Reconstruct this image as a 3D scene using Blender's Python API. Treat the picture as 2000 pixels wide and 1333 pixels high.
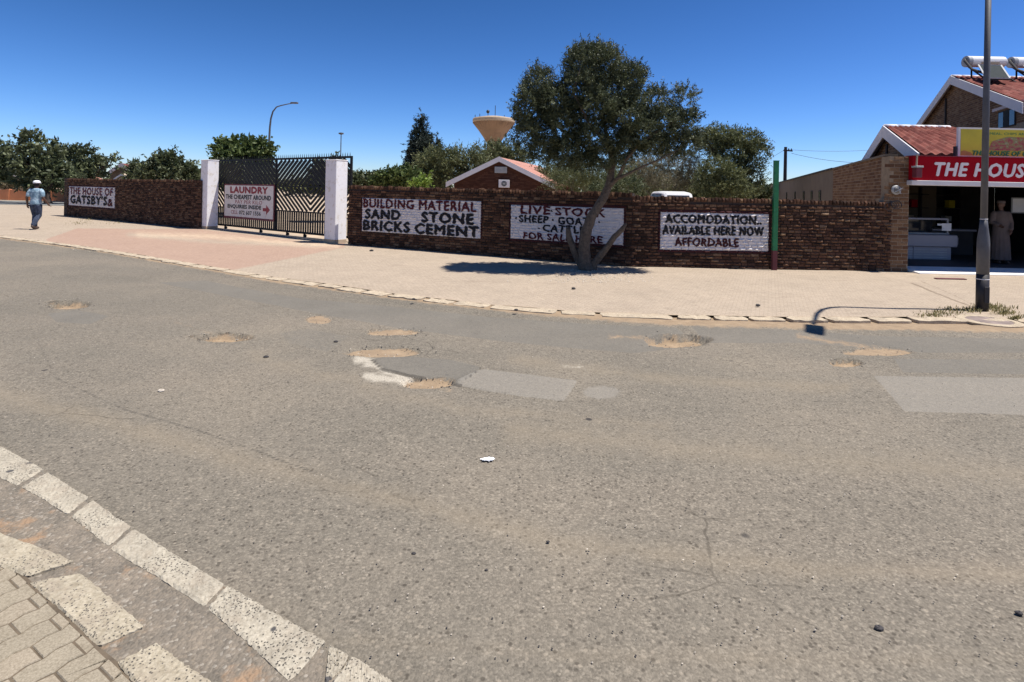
import bpy, bmesh, math, random
import numpy as np
from mathutils import Vector, Matrix, noise

random.seed(7)
rng = np.random.default_rng(11)
PI = math.pi
scene = bpy.context.scene
for o in list(bpy.data.objects):
    bpy.data.objects.remove(o)

# ------------------------------------------------------------------ camera
F = 1100.0          # focal length in photo pixels (photo 2000 wide)
H = 1.7             # eye height
CX, CY = 1000.0, 373.0
ROLL = math.atan(0.0201)
cr, sr = math.cos(ROLL), math.sin(ROLL)
cam_d = bpy.data.cameras.new('camera')
cam = bpy.data.objects.new('camera', cam_d)
scene.collection.objects.link(cam)
scene.camera = cam
cam_d.sensor_fit = 'HORIZONTAL'
cam_d.sensor_width = 36.0
cam_d.lens = 36.0 * F / 2000.0
cam_d.shift_y = -(666.0 - CY) / 2000.0
cam_d.clip_start = 0.05
cam_d.clip_end = 4000
cam.matrix_world = Matrix(((cr, -sr, 0, 0), (0, 0, -1, 0), (sr, cr, 0, H), (0, 0, 0, 1)))

# ------------------------------------------------------------------ sky + sun
SUN_EL = math.radians(68.5)
SUN_AZ = Vector((1.0, -0.035))
SUN_AZ.normalize()
world = bpy.data.worlds.new('World')
scene.world = world
world.use_nodes = True
wn = world.node_tree
wn.nodes.clear()
wo = wn.nodes.new('ShaderNodeOutputWorld')
bg = wn.nodes.new('ShaderNodeBackground')
sk = wn.nodes.new('ShaderNodeTexSky')
sk.sky_type = 'NISHITA'
sk.sun_disc = False
sk.sun_elevation = SUN_EL
sk.sun_rotation = math.atan2(SUN_AZ.x, SUN_AZ.y)
sk.altitude = 1200
sk.air_density = 1.0
sk.dust_density = 0.25
sk.ozone_density = 2.2
bg.inputs['Strength'].default_value = 0.1
# colour response of the deep highland sky: per-channel power of the Nishita radiance
sp_ = wn.nodes.new('ShaderNodeSeparateColor'); cb_ = wn.nodes.new('ShaderNodeCombineColor')
wn.links.new(sk.outputs[0], sp_.inputs[0])
for i_, (g_, k_) in enumerate(((1.78, .788), (1.555, .843), (1.79, 1.177))):
    a_ = wn.nodes.new('ShaderNodeMath'); a_.operation = 'MULTIPLY'; a_.inputs[1].default_value = .1366
    b_ = wn.nodes.new('ShaderNodeMath'); b_.operation = 'POWER'; b_.inputs[1].default_value = g_
    c_ = wn.nodes.new('ShaderNodeMath'); c_.operation = 'MULTIPLY'; c_.inputs[1].default_value = k_ / .1366
    wn.links.new(sp_.outputs[i_], a_.inputs[0]); wn.links.new(a_.outputs[0], b_.inputs[0]); wn.links.new(b_.outputs[0], c_.inputs[0]); wn.links.new(c_.outputs[0], cb_.inputs[i_])
wn.links.new(cb_.outputs[0], bg.inputs[0])
wn.links.new(bg.outputs[0], wo.inputs[0])
sun_d = bpy.data.lights.new('sun', 'SUN')
sun = bpy.data.objects.new('sun', sun_d)
scene.collection.objects.link(sun)
sun_d.energy = 5.0
sun_d.angle = math.radians(0.5)
sun_d.color = (1.0, 0.95, 0.88)
sdir = Vector((SUN_AZ.x * math.cos(SUN_EL), SUN_AZ.y * math.cos(SUN_EL), math.sin(SUN_EL)))
sun.rotation_euler = sdir.to_track_quat('Z', 'Y').to_euler()
sun.location = (8, 0, 30)
scene.view_settings.view_transform = 'Standard'
scene.view_settings.look = 'None'
scene.view_settings.exposure = 0.45
scene.view_settings.gamma = 1.0
scene.view_settings.use_curve_mapping = False
scene.render.engine = 'CYCLES'
scene.cycles.max_bounces = 6
scene.cycles.transparent_max_bounces = 6

# ------------------------------------------------------------------ helpers: survey of the place
def UV(x, y):
    u, v = x - CX, y - CY
    return u * cr + v * sr, -u * sr + v * cr
def G(x, y, z=0.0):                       # ground point seen at a photo pixel
    U, V = UV(x, y)
    D = F * (H - z) / V
    return Vector((U * D / F, D, z))
def A(x, y, D):                           # point at depth D
    U, V = UV(x, y)
    return Vector((U * D / F, D, H - V * D / F))
def px_of(X, Y, Z=0.0):                   # numpy friendly inverse
    U = X * F / Y; V = (H - Z) * F / Y
    return CX + U * cr - V * sr, CY + U * sr + V * cr

WP = {}
def wpos(o):
    return WP.get(o.name, Vector((0, 0, 0))) if o else Vector((0, 0, 0))
def link(name, data, parent=None, loc=(0, 0, 0), rot=None, scale=None):
    o = bpy.data.objects.new(name, data)
    scene.collection.objects.link(o)
    loc = Vector(loc)
    WP[o.name] = loc.copy()
    if parent:
        o.parent = parent
        o.location = loc - wpos(parent)
    else:
        o.location = loc
    if rot is not None: o.rotation_euler = rot
    if scale is not None: o.scale = scale
    return o
def thing(name, label, cat, loc=(0, 0, 0), group=None):
    o = link(name, None, None, loc)
    o.empty_display_size = 0.2
    return tag(o, label, cat, group)
def tag(o, label=None, cat=None, group=None, kind=None):
    if label: o['label'] = label
    if cat: o['category'] = cat
    if group: o['group'] = group
    if kind: o['kind'] = kind
    return o

class MB:
    def __init__(s):
        s.v = []; s.f = []; s.tone = []
    def add(s, vs, fs, tone=0.5):
        n = len(s.v)
        s.v.extend([tuple(v) for v in vs])
        s.f.extend([tuple(i + n for i in f) for f in fs])
        s.tone.extend([tone] * len(fs))
        return s
    def hexa(s, p, tone=0.5):             # p: 8 points, 0-3 bottom ring, 4-7 top ring
        return s.add(p, [(0, 3, 2, 1), (4, 5, 6, 7), (0, 1, 5, 4), (1, 2, 6, 5), (2, 3, 7, 6), (3, 0, 4, 7)], tone)
    def box(s, c, size, rz=0.0, tone=0.5, axes=None):
        hx, hy, hz = [a / 2 for a in size]
        if axes is None:
            ax = Vector((math.cos(rz), math.sin(rz), 0)); ay = Vector((-math.sin(rz), math.cos(rz), 0)); az = Vector((0, 0, 1))
        else: ax, ay, az = axes
        c = Vector(c)
        p = [c + ax * (a * hx) + ay * (b * hy) + az * (d * hz) for d in (-1, 1) for a, b in ((-1, -1), (1, -1), (1, 1), (-1, 1))]
        return s.hexa(p, tone)
    def bar(s, a, b, w, t, up=Vector((0, 0, 1)), tone=0.5):   # rectangular bar a->b
        a, b = Vector(a), Vector(b)
        d = b - a; L = d.length; d.normalize()
        side = d.cross(up)
        if side.length < 1e-4: side = d.cross(Vector((0, 1, 0)))
        side.normalize(); n = side.cross(d)
        return s.box((a + b) / 2, (L, t, w), axes=(d, side, n), tone=tone)
    def tube(s, pts, rad, n=8, cap=True, tone=0.5, round_ends=False, squash=None):
        pts = [Vector(p) for p in pts]
        if not isinstance(rad, (list, tuple)): rad = [rad] * len(pts)
        rad = list(rad)
        if round_ends:
            d0 = (pts[0] - pts[1]).normalized(); d1 = (pts[-1] - pts[-2]).normalized()
            r0, r1 = rad[0], rad[-1]
            pts = [pts[0] + d0 * r0 * .98, pts[0] + d0 * r0 * .75] + pts + [pts[-1] + d1 * r1 * .75, pts[-1] + d1 * r1 * .98]
            rad = [r0 * .2, r0 * .68] + rad + [r1 * .68, r1 * .2]
        vs = []; ref = None
        for i, p in enumerate(pts):
            d = (pts[min(i + 1, len(pts) - 1)] - pts[max(i - 1, 0)]).normalized()
            if ref is None:
                ref = d.cross(Vector((0, 1, 0)))
                if ref.length < .2: ref = d.cross(Vector((1, 0, 0)))
            a = (ref - d * ref.dot(d)).normalized(); ref = a
            b = d.cross(a)
            for k in range(n):
                t = 2 * PI * k / n
                off = a * math.cos(t) * rad[i] + b * math.sin(t) * rad[i]
                if squash: off = Vector((off.x * squash[0], off.y * squash[1], off.z * squash[2]))
                vs.append(p + off)
        fs = []
        for i in range(len(pts) - 1):
            for k in range(n):
                k2 = (k + 1) % n
                fs.append((i * n + k, i * n + k2, (i + 1) * n + k2, (i + 1) * n + k))
        if cap:
            fs.append(tuple(range(n - 1, -1, -1))); fs.append(tuple((len(pts) - 1) * n + k for k in range(n)))
        return s.add(vs, fs, tone)
    def lathe(s, c, prof, n=24, tone=0.5, axis='Z', sx=1, sy=1):
        c = Vector(c); vs = []
        for r, z in prof:
            for k in range(n):
                t = 2 * PI * k / n
                if axis == 'Z': vs.append(c + Vector((r * math.cos(t) * sx, r * math.sin(t) * sy, z)))
                elif axis == 'Y': vs.append(c + Vector((r * math.cos(t) * sx, z, r * math.sin(t) * sy)))
                else: vs.append(c + Vector((z, r * math.cos(t) * sx, r * math.sin(t) * sy)))
        fs = []
        for i in range(len(prof) - 1):
            for k in range(n):
                k2 = (k + 1) % n
                fs.append((i * n + k, i * n + k2, (i + 1) * n + k2, (i + 1) * n + k))
        fs.append(tuple(range(n - 1, -1, -1))); fs.append(tuple((len(prof) - 1) * n + k for k in range(n)))
        return s.add(vs, fs, tone)
    def ball(s, c, r, n=12, m=8):
        if not isinstance(r, (tuple, list)): r = (r, r, r)
        prof = [(math.sin(PI * (i + .02) / (m + .04)), -math.cos(PI * (i + .02) / (m + .04))) for i in range(m + 1)]
        c = Vector(c); vs = []
        for a, z in prof:
            for k in range(n):
                t = 2 * PI * k / n
                vs.append(c + Vector((a * math.cos(t) * r[0], a * math.sin(t) * r[1], z * r[2])))
        fs = [(i * n + k, i * n + (k + 1) % n, (i + 1) * n + (k + 1) % n, (i + 1) * n + k) for i in range(m) for k in range(n)]
        fs.append(tuple(range(n - 1, -1, -1))); fs.append(tuple(m * n + k for k in range(n)))
        return s.add(vs, fs)
    def prism(s, outline, h0, h1, to3d, tone=0.5):   # outline 2D list ccw; to3d(a,b,h)
        n = len(outline)
        vs = [to3d(a, b, h0) for a, b in outline] + [to3d(a, b, h1) for a, b in outline]
        fs = [tuple(range(n - 1, -1, -1)), tuple(range(n, 2 * n))] + [(i, (i + 1) % n, n + (i + 1) % n, n + i) for i in range(n)]
        return s.add(vs, fs, tone)
    def mesh(s, name, mat=None, smooth=False, off=(0, 0, 0)):
        me = bpy.data.meshes.new(name)
        ox, oy, oz = off
        me.from_pydata([(a - ox, b - oy, c - oz) for a, b, c in s.v], [], s.f)
        at = me.attributes.new('tone', 'FLOAT', 'FACE')
        at.data.foreach_set('value', s.tone)
        if mat: me.materials.append(mat)
        if smooth: me.polygons.foreach_set('use_smooth', [True] * len(me.polygons))
        return me
    def build(s, name, mat, parent=None, smooth=False, bevel=0.0, loc=(0, 0, 0), fixn=True):
        me = s.mesh(name, mat, smooth)
        if fixn or bevel:
            bm = bmesh.new(); bm.from_mesh(me)
            bmesh.ops.recalc_face_normals(bm, faces=bm.faces)
            if bevel:
                bmesh.ops.bevel(bm, geom=[e for e in bm.edges if e.calc_face_angle(0) > .5], offset=bevel, segments=1, affect='EDGES', clamp_overlap=True)
            bm.to_mesh(me); bm.free()
        return link(name, me, parent, loc)

def np_mesh(name, verts, quads, mat, attrs=None, smooth=False, fattrs=None):
    me = bpy.data.meshes.new(name)
    verts = np.asarray(verts, np.float32); quads = np.asarray(quads, np.int32)
    k = quads.shape[1]
    me.vertices.add(len(verts)); me.vertices.foreach_set('co', verts.ravel())
    me.loops.add(quads.size); me.loops.foreach_set('vertex_index', quads.ravel())
    me.polygons.add(len(quads)); me.polygons.foreach_set('loop_start', np.arange(len(quads), dtype=np.int32) * k)
    me.update(calc_edges=True)
    if smooth: me.polygons.foreach_set('use_smooth', np.ones(len(quads), bool))
    for nm, arr in (attrs or {}).items():
        at = me.attributes.new(nm, 'FLOAT', 'POINT'); at.data.foreach_set('value', np.asarray(arr, np.float32).ravel())
    for nm, arr in (fattrs or {}).items():
        at = me.attributes.new(nm, 'FLOAT', 'FACE'); at.data.foreach_set('value', np.asarray(arr, np.float32).ravel())
    me.materials.append(mat)
    return me

# ------------------------------------------------------------------ materials
def srgb(r, g, b):
    return tuple(((c / 255) / 12.92 if c / 255 <= .04045 else ((c / 255 + .055) / 1.055) ** 2.4) for c in (r, g, b)) + (1,)
class NT:
    def __init__(s, name):
        s.m = bpy.data.materials.new(name); s.m.use_nodes = True
        s.t = s.m.node_tree; s.n = s.t.nodes
        s.bsdf = s.n['Principled BSDF']; s.out = s.n['Material Output']
        s.geo = s.n.new('ShaderNodeNewGeometry').outputs['Position']
        s.tc = s.n.new('ShaderNodeTexCoord').outputs['Object']
    def L(s, a, b): s.t.links.new(a, b)
    def put(s, sock, v):
        if hasattr(v, 'is_linked') or hasattr(v, 'links'): s.L(v, sock)
        else: sock.default_value = v
    def noise(s, scale, detail=4, rough=.55, vec=None, dist=0.0, out='Fac'):
        n = s.n.new('ShaderNodeTexNoise'); n.inputs['Scale'].default_value = scale; n.inputs['Detail'].default_value = detail
        n.inputs['Roughness'].default_value = rough; n.inputs['Distortion'].default_value = dist
        s.L(vec or s.geo, n.inputs['Vector']); return n.outputs[out]
    def vor(s, scale, out='Color', vec=None, feature='F1', rnd=1.0):
        n = s.n.new('ShaderNodeTexVoronoi'); n.feature = feature; n.inputs['Scale'].default_value = scale
        n.inputs['Randomness'].default_value = rnd
        s.L(vec or s.geo, n.inputs['Vector']); return n.outputs[out]
    def attr(s, name):
        n = s.n.new('ShaderNodeAttribute'); n.attribute_name = name; return n.outputs['Fac']
    def rand(s):
        return s.n.new('ShaderNodeObjectInfo').outputs['Random']
    def math(s, op, a, b=0.0, clamp=False):
        n = s.n.new('ShaderNodeMath'); n.operation = op; n.use_clamp = clamp
        s.put(n.inputs[0], a); s.put(n.inputs[1], b); return n.outputs[0]
    def step(s, v, lo, hi):
        n = s.n.new('ShaderNodeMapRange'); n.interpolation_type = 'SMOOTHSTEP'
        s.put(n.inputs['Value'], v); n.inputs['From Min'].default_value = lo; n.inputs['From Max'].default_value = hi
        return n.outputs[0]
    def ramp(s, v, stops, interp='LINEAR'):
        n = s.n.new('ShaderNodeValToRGB'); n.color_ramp.interpolation = interp
        e = n.color_ramp.elements
        while len(e) < len(stops): e.new(.5)
        for i, (p, c) in enumerate(stops):
            e[i].position = p; e[i].color = c if len(c) == 4 else tuple(c) + (1,)
        s.put(n.inputs[0], v); return n.outputs[0]
    def mix(s, f, a, b, blend='MIX'):
        n = s.n.new('ShaderNodeMix'); n.data_type = 'RGBA'; n.blend_type = blend
        s.put(n.inputs[0], f); s.put(n.inputs[6], a); s.put(n.inputs[7], b); return n.outputs[2]
    def map(s, vec, scale=(1, 1, 1), rot=(0, 0, 0), loc=(0, 0, 0)):
        n = s.n.new('ShaderNodeMapping'); n.inputs['Scale'].default_value = scale; n.inputs['Rotation'].default_value = rot
        n.inputs['Location'].default_value = loc
        s.L(vec, n.inputs[0]); return n.outputs[0]
    def bump(s, h, strength=.5, dist=.01):
        n = s.n.new('ShaderNodeBump'); n.inputs['Strength'].default_value = strength; n.inputs['Distance'].default_value = dist
        s.L(h, n.inputs['Height']); s.L(n.outputs[0], s.bsdf.inputs['Normal'])
    def done(s, color, rough=.85, metal=0.0, spec=None):
        s.put(s.bsdf.inputs['Base Color'], color); s.put(s.bsdf.inputs['Roughness'], rough)
        s.bsdf.inputs['Metallic'].default_value = metal
        if spec is not None: s.bsdf.inputs['Specular IOR Level'].default_value = spec
        return s.m
def c4(r, g, b): return (r, g, b, 1)

def m_plain(name, col, rough=.7, var=.25, scale=6, metal=0.0, bump=.15, bscale=60, dirt=None, spec=None):
    s = NT(name)
    a = tuple(c * (1 - var) for c in col[:3]) + (1,); b = tuple(min(1, c * (1 + var)) for c in col[:3]) + (1,)
    c = s.ramp(s.noise(scale, 5, .6), [(.3, a), (.7, b)])
    if dirt:
        c = s.mix(s.step(s.noise(scale * 2.3, 6, .7), .52, .68), c, dirt)
    s.bump(s.noise(bscale, 4), bump, .004)
    return s.done(c, rough, metal, spec)

def m_leaf(name, dark, light, trans=.25):
    s = NT(name)
    t = s.attr('tone')
    c = s.mix(t, dark, light)
    s.done(c, .55, 0, .3)
    tr = s.n.new('ShaderNodeBsdfTranslucent'); s.L(c, tr.inputs[0])
    mx = s.n.new('ShaderNodeMixShader'); mx.inputs[0].default_value = trans
    s.L(s.bsdf.outputs[0], mx.inputs[1]); s.L(tr.outputs[0], mx.inputs[2]); s.L(mx.outputs[0], s.out.inputs[0])
    return s.m

M = {}
# road: old dusty asphalt with exposed aggregate, sand in the potholes, smooth patches
def make_road():
    s = NT('road_asphalt')
    big = s.noise(.55, 5, .6); mid = s.noise(3.2, 5, .65)
    v = s.vor(105, 'Color'); sep = s.n.new('ShaderNodeSeparateColor'); s.L(v, sep.inputs[0])
    vd = s.vor(105, 'Distance')
    agg = s.ramp(sep.outputs[0], [(0.0, c4(.022, .019, .016)), (.18, c4(.06, .052, .043)), (.36, c4(.135, .118, .097)), (.66, c4(.225, .195, .158)), (.86, c4(.34, .295, .24)), (1.0, c4(.52, .46, .38))])
    base = s.ramp(big, [(.3, c4(.128, .118, .100)), (.5, c4(.180, .160, .133)), (.7, c4(.262, .222, .175))])
    wear = s.math('MULTIPLY', s.step(mid, .3, .7), .25)
    fs_ = s.ramp(s.noise(75, 3, .6), [(.38, c4(.05, .043, .035)), (.5, c4(.185, .162, .132)), (.62, c4(.36, .315, .255))])
    c = s.mix(.5, base, s.mix(.45, agg, fs_))
    c = s.mix(wear, c, base)
    # tan worn wheel tracks
    tan = s.step(s.noise(.35, 3, .5, s.map(s.geo, (0.35, 1.6, 1), (0, 0, .12))), .46, .66)
    c = s.mix(s.math('MULTIPLY', tan, .42), c, s.mix(.5, c4(.275, .225, .178), agg))
    v2 = s.vor(42, 'Color'); sp2 = s.n.new('ShaderNodeSeparateColor'); s.L(v2, sp2.inputs[0]); vd2 = s.vor(42, 'Distance')
    big_dark = s.math('MULTIPLY', s.math('LESS_THAN', sp2.outputs[0], .22), s.step(vd2, .48, .25))
    c = s.mix(s.math('MULTIPLY', big_dark, .72), c, c4(.05, .042, .034))
    big_lite = s.math('MULTIPLY', s.math('GREATER_THAN', sp2.outputs[1], .80), s.step(vd2, .45, .22))
    c = s.mix(s.math('MULTIPLY', big_lite, .42), c, c4(.42, .36, .29))
    c = s.mix(.17, c, s.ramp(s.noise(15, 5, .75), [(.34, c4(.075, .065, .052)), (.5, c4(.19, .165, .135)), (.66, c4(.34, .295, .235))]))
    tb_ = s.attr('tan_band')
    c = s.mix(s.math('MULTIPLY', s.step(s.math('ADD', tb_, s.math('MULTIPLY', s.math('SUBTRACT', s.noise(2.5, 6, .7), .5), .8)), .25, .9), .38), c, c4(.29, .235, .17))
    # hairline cracks
    wv = s.n.new('ShaderNodeMix'); wv.data_type = 'VECTOR'; wv.inputs[0].default_value = .16
    s.L(s.map(s.geo, (.8, 1.5, 1)), wv.inputs[4]); s.L(s.noise(1.6, 4, .6, out='Color'), wv.inputs[5])
    ce = s.vor(1.15, 'Distance', wv.outputs[1], 'DISTANCE_TO_EDGE')
    ck = s.math('MULTIPLY', s.step(ce, .0075, .002), s.step(s.noise(.42, 3, .5, s.map(s.geo, loc=(3, 7, 0))), .54, .62))
    c = s.mix(s.math('MULTIPLY', ck, .5), c, c4(.055, .046, .036))
    # oil spots
    sp = s.step(s.vor(2.2, 'Distance'), .075, .035)
    c = s.mix(s.math('MULTIPLY', sp, s.step(s.noise(1.3), .5, .6)), c, c4(.055, .05, .048))
    sm = s.attr('smooth_patch')
    fine = s.noise(160, 3, .6)
    smc = s.ramp(s.noise(1.6, 5, .6), [(.3, c4(.125, .118, .104)), (.7, c4(.180, .168, .147))])
    smc = s.mix(.30, smc, s.ramp(fine, [(.35, c4(.10, .095, .09)), (.65, c4(.27, .25, .23))]))
    nz = s.math('SUBTRACT', s.noise(22, 4, .65), .5)
    f = s.step(s.math('ADD', sm, s.math('MULTIPLY', nz, .25)), .42, .58)
    c = s.mix(s.math('MULTIPLY', f, .62), c, smc)
    pl = s.attr('pale_patch')
    plc = s.ramp(s.noise(90, 4, .6), [(.3, c4(.21, .195, .175)), (.7, c4(.33, .305, .275))])
    f3 = s.step(s.math('ADD', pl, s.math('MULTIPLY', nz, .35)), .40, .60)
    c = s.mix(s.math('MULTIPLY', f3, .5), c, plc)
    wh = s.attr('white_grit')
    nz2 = s.math('SUBTRACT', s.noise(9, 6, .7), .5)
    f4 = s.step(s.math('ADD', wh, s.math('MULTIPLY', nz2, 1.7)), .38, .95)
    c = s.mix(f4, c, s.ramp(s.noise(70, 4, .7), [(.3, c4(.24, .21, .17)), (.7, c4(.60, .55, .47))]))
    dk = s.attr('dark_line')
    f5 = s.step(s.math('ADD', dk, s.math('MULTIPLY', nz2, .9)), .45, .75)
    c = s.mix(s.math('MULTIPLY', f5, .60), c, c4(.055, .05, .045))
    sa = s.attr('sand')
    f2 = s.step(s.math('ADD', s.math('ADD', sa, s.math('MULTIPLY', nz2, 1.1)), s.math('MULTIPLY', s.math('SUBTRACT', s.noise(60, 3, .7), .5), .5)), .38, .80)
    sc = s.ramp(s.noise(7, 6, .7), [(.3, c4(.21, .145, .092)), (.55, c4(.31, .22, .142)), (.75, c4(.40, .30, .20))])
    sc = s.mix(.25, sc, s.ramp(s.noise(150, 3, .7), [(.35, c4(.20, .15, .10)), (.65, c4(.55, .45, .34))]))
    c = s.mix(f2, c, sc)
    c = s.mix(1.0, c, c4(.935, .93, .895), 'MULTIPLY')
    h = s.math('ADD', s.math('MULTIPLY', vd, -.6), s.math('MULTIPLY', s.noise(45, 4), .8))
    s.bump(h, .55, .006)
    return s.done(c, .9, 0, .25)
M['road'] = make_road()

def make_pave():
    s = NT('pavement_blocks')
    vec = s.map(s.geo, (1, 1, 1), (0, 0, .43))
    b = s.n.new('ShaderNodeTexBrick'); s.L(vec, b.inputs['Vector'])
    b.inputs['Scale'].default_value = 4.6; b.inputs['Mortar Size'].default_value = .022; b.inputs['Mortar Smooth'].default_value = .5
    b.inputs['Color1'].default_value = c4(.44, .375, .30); b.inputs['Color2'].default_value = c4(.35, .30, .245); b.inputs['Mortar'].default_value = c4(.17, .135, .10)
    n = s.ramp(s.noise(.8, 6, .65), [(.3, c4(.30, .255, .205)), (.5, c4(.39, .335, .27)), (.72, c4(.47, .40, .32))])
    c = s.mix(.42, b.outputs[0], n)
    c = s.mix(s.math('MULTIPLY', s.step(s.noise(3.4, 6, .75), .5, .66), .35), c, c4(.24, .21, .17))
    c = s.mix(.22, c, s.ramp(s.noise(26, 5, .7), [(.35, c4(.20, .17, .14)), (.65, c4(.62, .56, .47))]))
    st = s.step(s.noise(1.1, 6, .75, s.map(s.geo, (.5, 1.4, 1))), .56, .70)
    c = s.mix(s.math('MULTIPLY', st, .4), c, c4(.25, .21, .17))
    nz = s.math('SUBTRACT', s.noise(5, 6, .7), .5)
    red = s.step(s.math('ADD', s.attr('red'), s.math('MULTIPLY', nz, .35)), .4, .6)
    rc = s.ramp(s.noise(14, 5, .7), [(.3, c4(.28, .155, .12)), (.7, c4(.44, .285, .225))])
    c = s.mix(s.math('MULTIPLY', red, .52), c, rc)
    sa = s.step(s.math('ADD', s.attr('sand'), s.math('MULTIPLY', nz, .8)), .42, 1.0)
    sc = s.ramp(s.noise(10, 6, .7), [(.3, c4(.36, .275, .19)), (.7, c4(.52, .42, .31))])
    c = s.mix(s.math('MULTIPLY', sa, .75), c, sc)
    wsa = s.step(s.math('ADD', s.attr('cream'), s.math('MULTIPLY', nz, .9)), .42, 1.05)
    c = s.mix(s.math('MULTIPLY', wsa, .85), c, s.ramp(s.noise(18, 5, .7), [(.3, c4(.55, .45, .33)), (.7, c4(.70, .60, .46))]))
    dk = s.step(s.math('ADD', s.attr('joint'), s.math('MULTIPLY', nz, 1.0)), .45, .7)
    c = s.mix(s.math('MULTIPLY', dk, .6), c, c4(.14, .11, .08))
    c = s.mix(1.0, c, c4(.97, .915, .86), 'MULTIPLY')
    s.bump(s.math('ADD', s.math('MULTIPLY', b.outputs['Fac'], -.5), s.noise(30, 5)), .35, .01)
    return s.done(c, .92, 0, .2)
M['pave'] = make_pave()

def make_kerb(name, base1, base2, pit=0.5, red=False):
    s = NT(name)
    c = s.ramp(s.noise(9, 6, .65), [(.3, base1), (.7, base2)])
    c = s.mix(.22, c, s.ramp(s.noise(60, 5, .75), [(.38, c4(.10, .09, .075)), (.60, c4(.70, .65, .54))]))
    d3 = s.step(s.noise(48, 4, .7), .60, .68); c = s.mix(s.math('MULTIPLY', d3, .7), c, c4(.12, .105, .085))
    dens = s.noise(3.2, 3, .5)
    d1 = s.vor(95, 'Distance'); v1 = s.vor(95, 'Color'); sp = s.n.new('ShaderNodeSeparateColor'); s.L(v1, sp.inputs[0])
    on = s.math('LESS_THAN', sp.outputs[0], s.math('MULTIPLY', s.step(dens, .40, .64), pit))
    f = s.math('MULTIPLY', s.step(d1, .42, .22), on)
    c = s.mix(f, c, c4(.075, .068, .06))
    d2 = s.vor(9, 'Distance'); v2 = s.vor(9, 'Color'); sp2 = s.n.new('ShaderNodeSeparateColor'); s.L(v2, sp2.inputs[0])
    f2 = s.math('MULTIPLY', s.step(d2, .2, .16), s.math('LESS_THAN', sp2.outputs[1], .26))
    c = s.mix(f2, c, c4(.085, .08, .078))
    dirt = s.step(s.noise(5.2, 6, .75), .48, .66)
    c = s.mix(s.math('MULTIPLY', dirt, .6), c, c4(.30, .25, .19))
    s.bump(s.math('SUBTRACT', s.noise(60, 5), f), .5, .006)
    return s.done(c, .9, 0, .2)
M['kerb_white'] = make_kerb('kerb_worn_white', c4(.27, .235, .18), c4(.44, .39, .30), .95)
M['slab_pale'] = make_kerb('slab_pale', c4(.28, .235, .165), c4(.41, .35, .25), .85)
M['kerb_far'] = make_kerb('kerb_sandy', c4(.36, .28, .19), c4(.54, .44, .31), .2)

def make_gravel():
    s = NT('gutter_gravel')
    n = s.noise(6, 6, .7)
    c = s.ramp(n, [(.3, c4(.14, .125, .10)), (.5, c4(.215, .185, .145)), (.7, c4(.30, .25, .19))])
    v = s.vor(80, 'Color'); sp = s.n.new('ShaderNodeSeparateColor'); s.L(v, sp.inputs[0])
    c = s.mix(.32, c, s.ramp(sp.outputs[0], [(0, c4(.045, .04, .037)), (.5, c4(.15, .13, .11)), (.88, c4(.26, .21, .16)), (1, c4(.50, .46, .40))]))
    c = s.mix(s.math('MULTIPLY', s.step(s.noise(3.1, 5, .7, s.map(s.geo, loc=(4, 2, 0))), .56, .68), .65), c, c4(.36, .225, .13))
    s.bump(s.math('ADD', s.noise(70, 5), s.math('MULTIPLY', s.vor(80, 'Distance'), -.8)), .8, .008)
    return s.done(c, .95, 0, .15)
M['gravel'] = make_gravel()

def make_paver():
    s = NT('paver_concrete')
    c = s.ramp(s.noise(4, 5, .6), [(.3, c4(.205, .17, .118)), (.7, c4(.32, .27, .195))])
    r = s.rand()
    c = s.mix(.3, c, s.ramp(r, [(0, c4(.19, .165, .12)), (.5, c4(.27, .23, .165)), (1, c4(.34, .26, .19))]))
    c = s.mix(.30, c, s.ramp(s.noise(130, 4, .75), [(.36, c4(.15, .13, .10)), (.64, c4(.60, .53, .42))]))
    d = s.step(s.noise(11, 5, .7), .58, .7)
    c = s.mix(s.math('MULTIPLY', d, .4), c, c4(.17, .14, .10))
    s.bump(s.noise(90, 5, .7), .6, .005)
    return s.done(c, .95, 0, .15)
M['paver'] = make_paver()
M['joint_sand'] = m_plain('joint_sand', c4(.12, .092, .062), .95, .3, 20)
M['ground'] = m_plain('ground_sand', c4(.42, .32, .22), .95, .2, .6, bump=.3, bscale=8)
M['yard'] = m_plain('yard_sand', c4(.44, .34, .24), .95, .25, .8, bump=.3, bscale=8, dirt=c4(.30, .24, .16))
M['far_road'] = m_plain('side_road_tar', c4(.17, .17, .16), .9, .15, 1)
M['orange_wall'] = m_plain('orange_plaster', c4(.55, .235, .12), .9, .12, 1.2)

def make_brick(name, stops, bump=.6, spots=None, ns=9.0):
    s = NT(name)
    t = s.math('ADD', s.math('MULTIPLY', s.attr('tone'), .82), s.math('MULTIPLY', s.noise(ns, 4, .6), .18))
    c = s.ramp(t, stops)
    n = s.noise(38, 5, .7)
    c = s.mix(s.math('MULTIPLY', s.step(n, .42, .62), .4), c, spots or c4(.02, .012, .01))
    c2 = s.mix(s.math('MULTIPLY', s.step(s.noise(27, 5, .7, s.map(s.geo, loc=(9, 3, 1))), .60, .72), .35), c, c4(.24, .17, .11))
    s.bump(s.noise(50, 6, .7), bump, .015)
    return s.done(c2, .93, 0, .15)
M['rough_brick'] = make_brick('rough_face_brick', [(0, c4(.030, .018, .013)), (.28, c4(.075, .040, .027)), (.55, c4(.13, .066, .042)), (.78, c4(.18, .10, .06)), (.91, c4(.22, .14, .088)), (1, c4(.38, .28, .19))])
M['stock_brick'] = make_brick('stock_brick', [(0, c4(.10, .05, .03)), (.35, c4(.155, .085, .048)), (.7, c4(.205, .12, .066)), (1, c4(.27, .18, .11))], .3, c4(.07, .04, .03), 5)
M['mortar_dark'] = m_plain('dark_mortar', c4(.045, .030, .024), .95, .3, 12)
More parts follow.
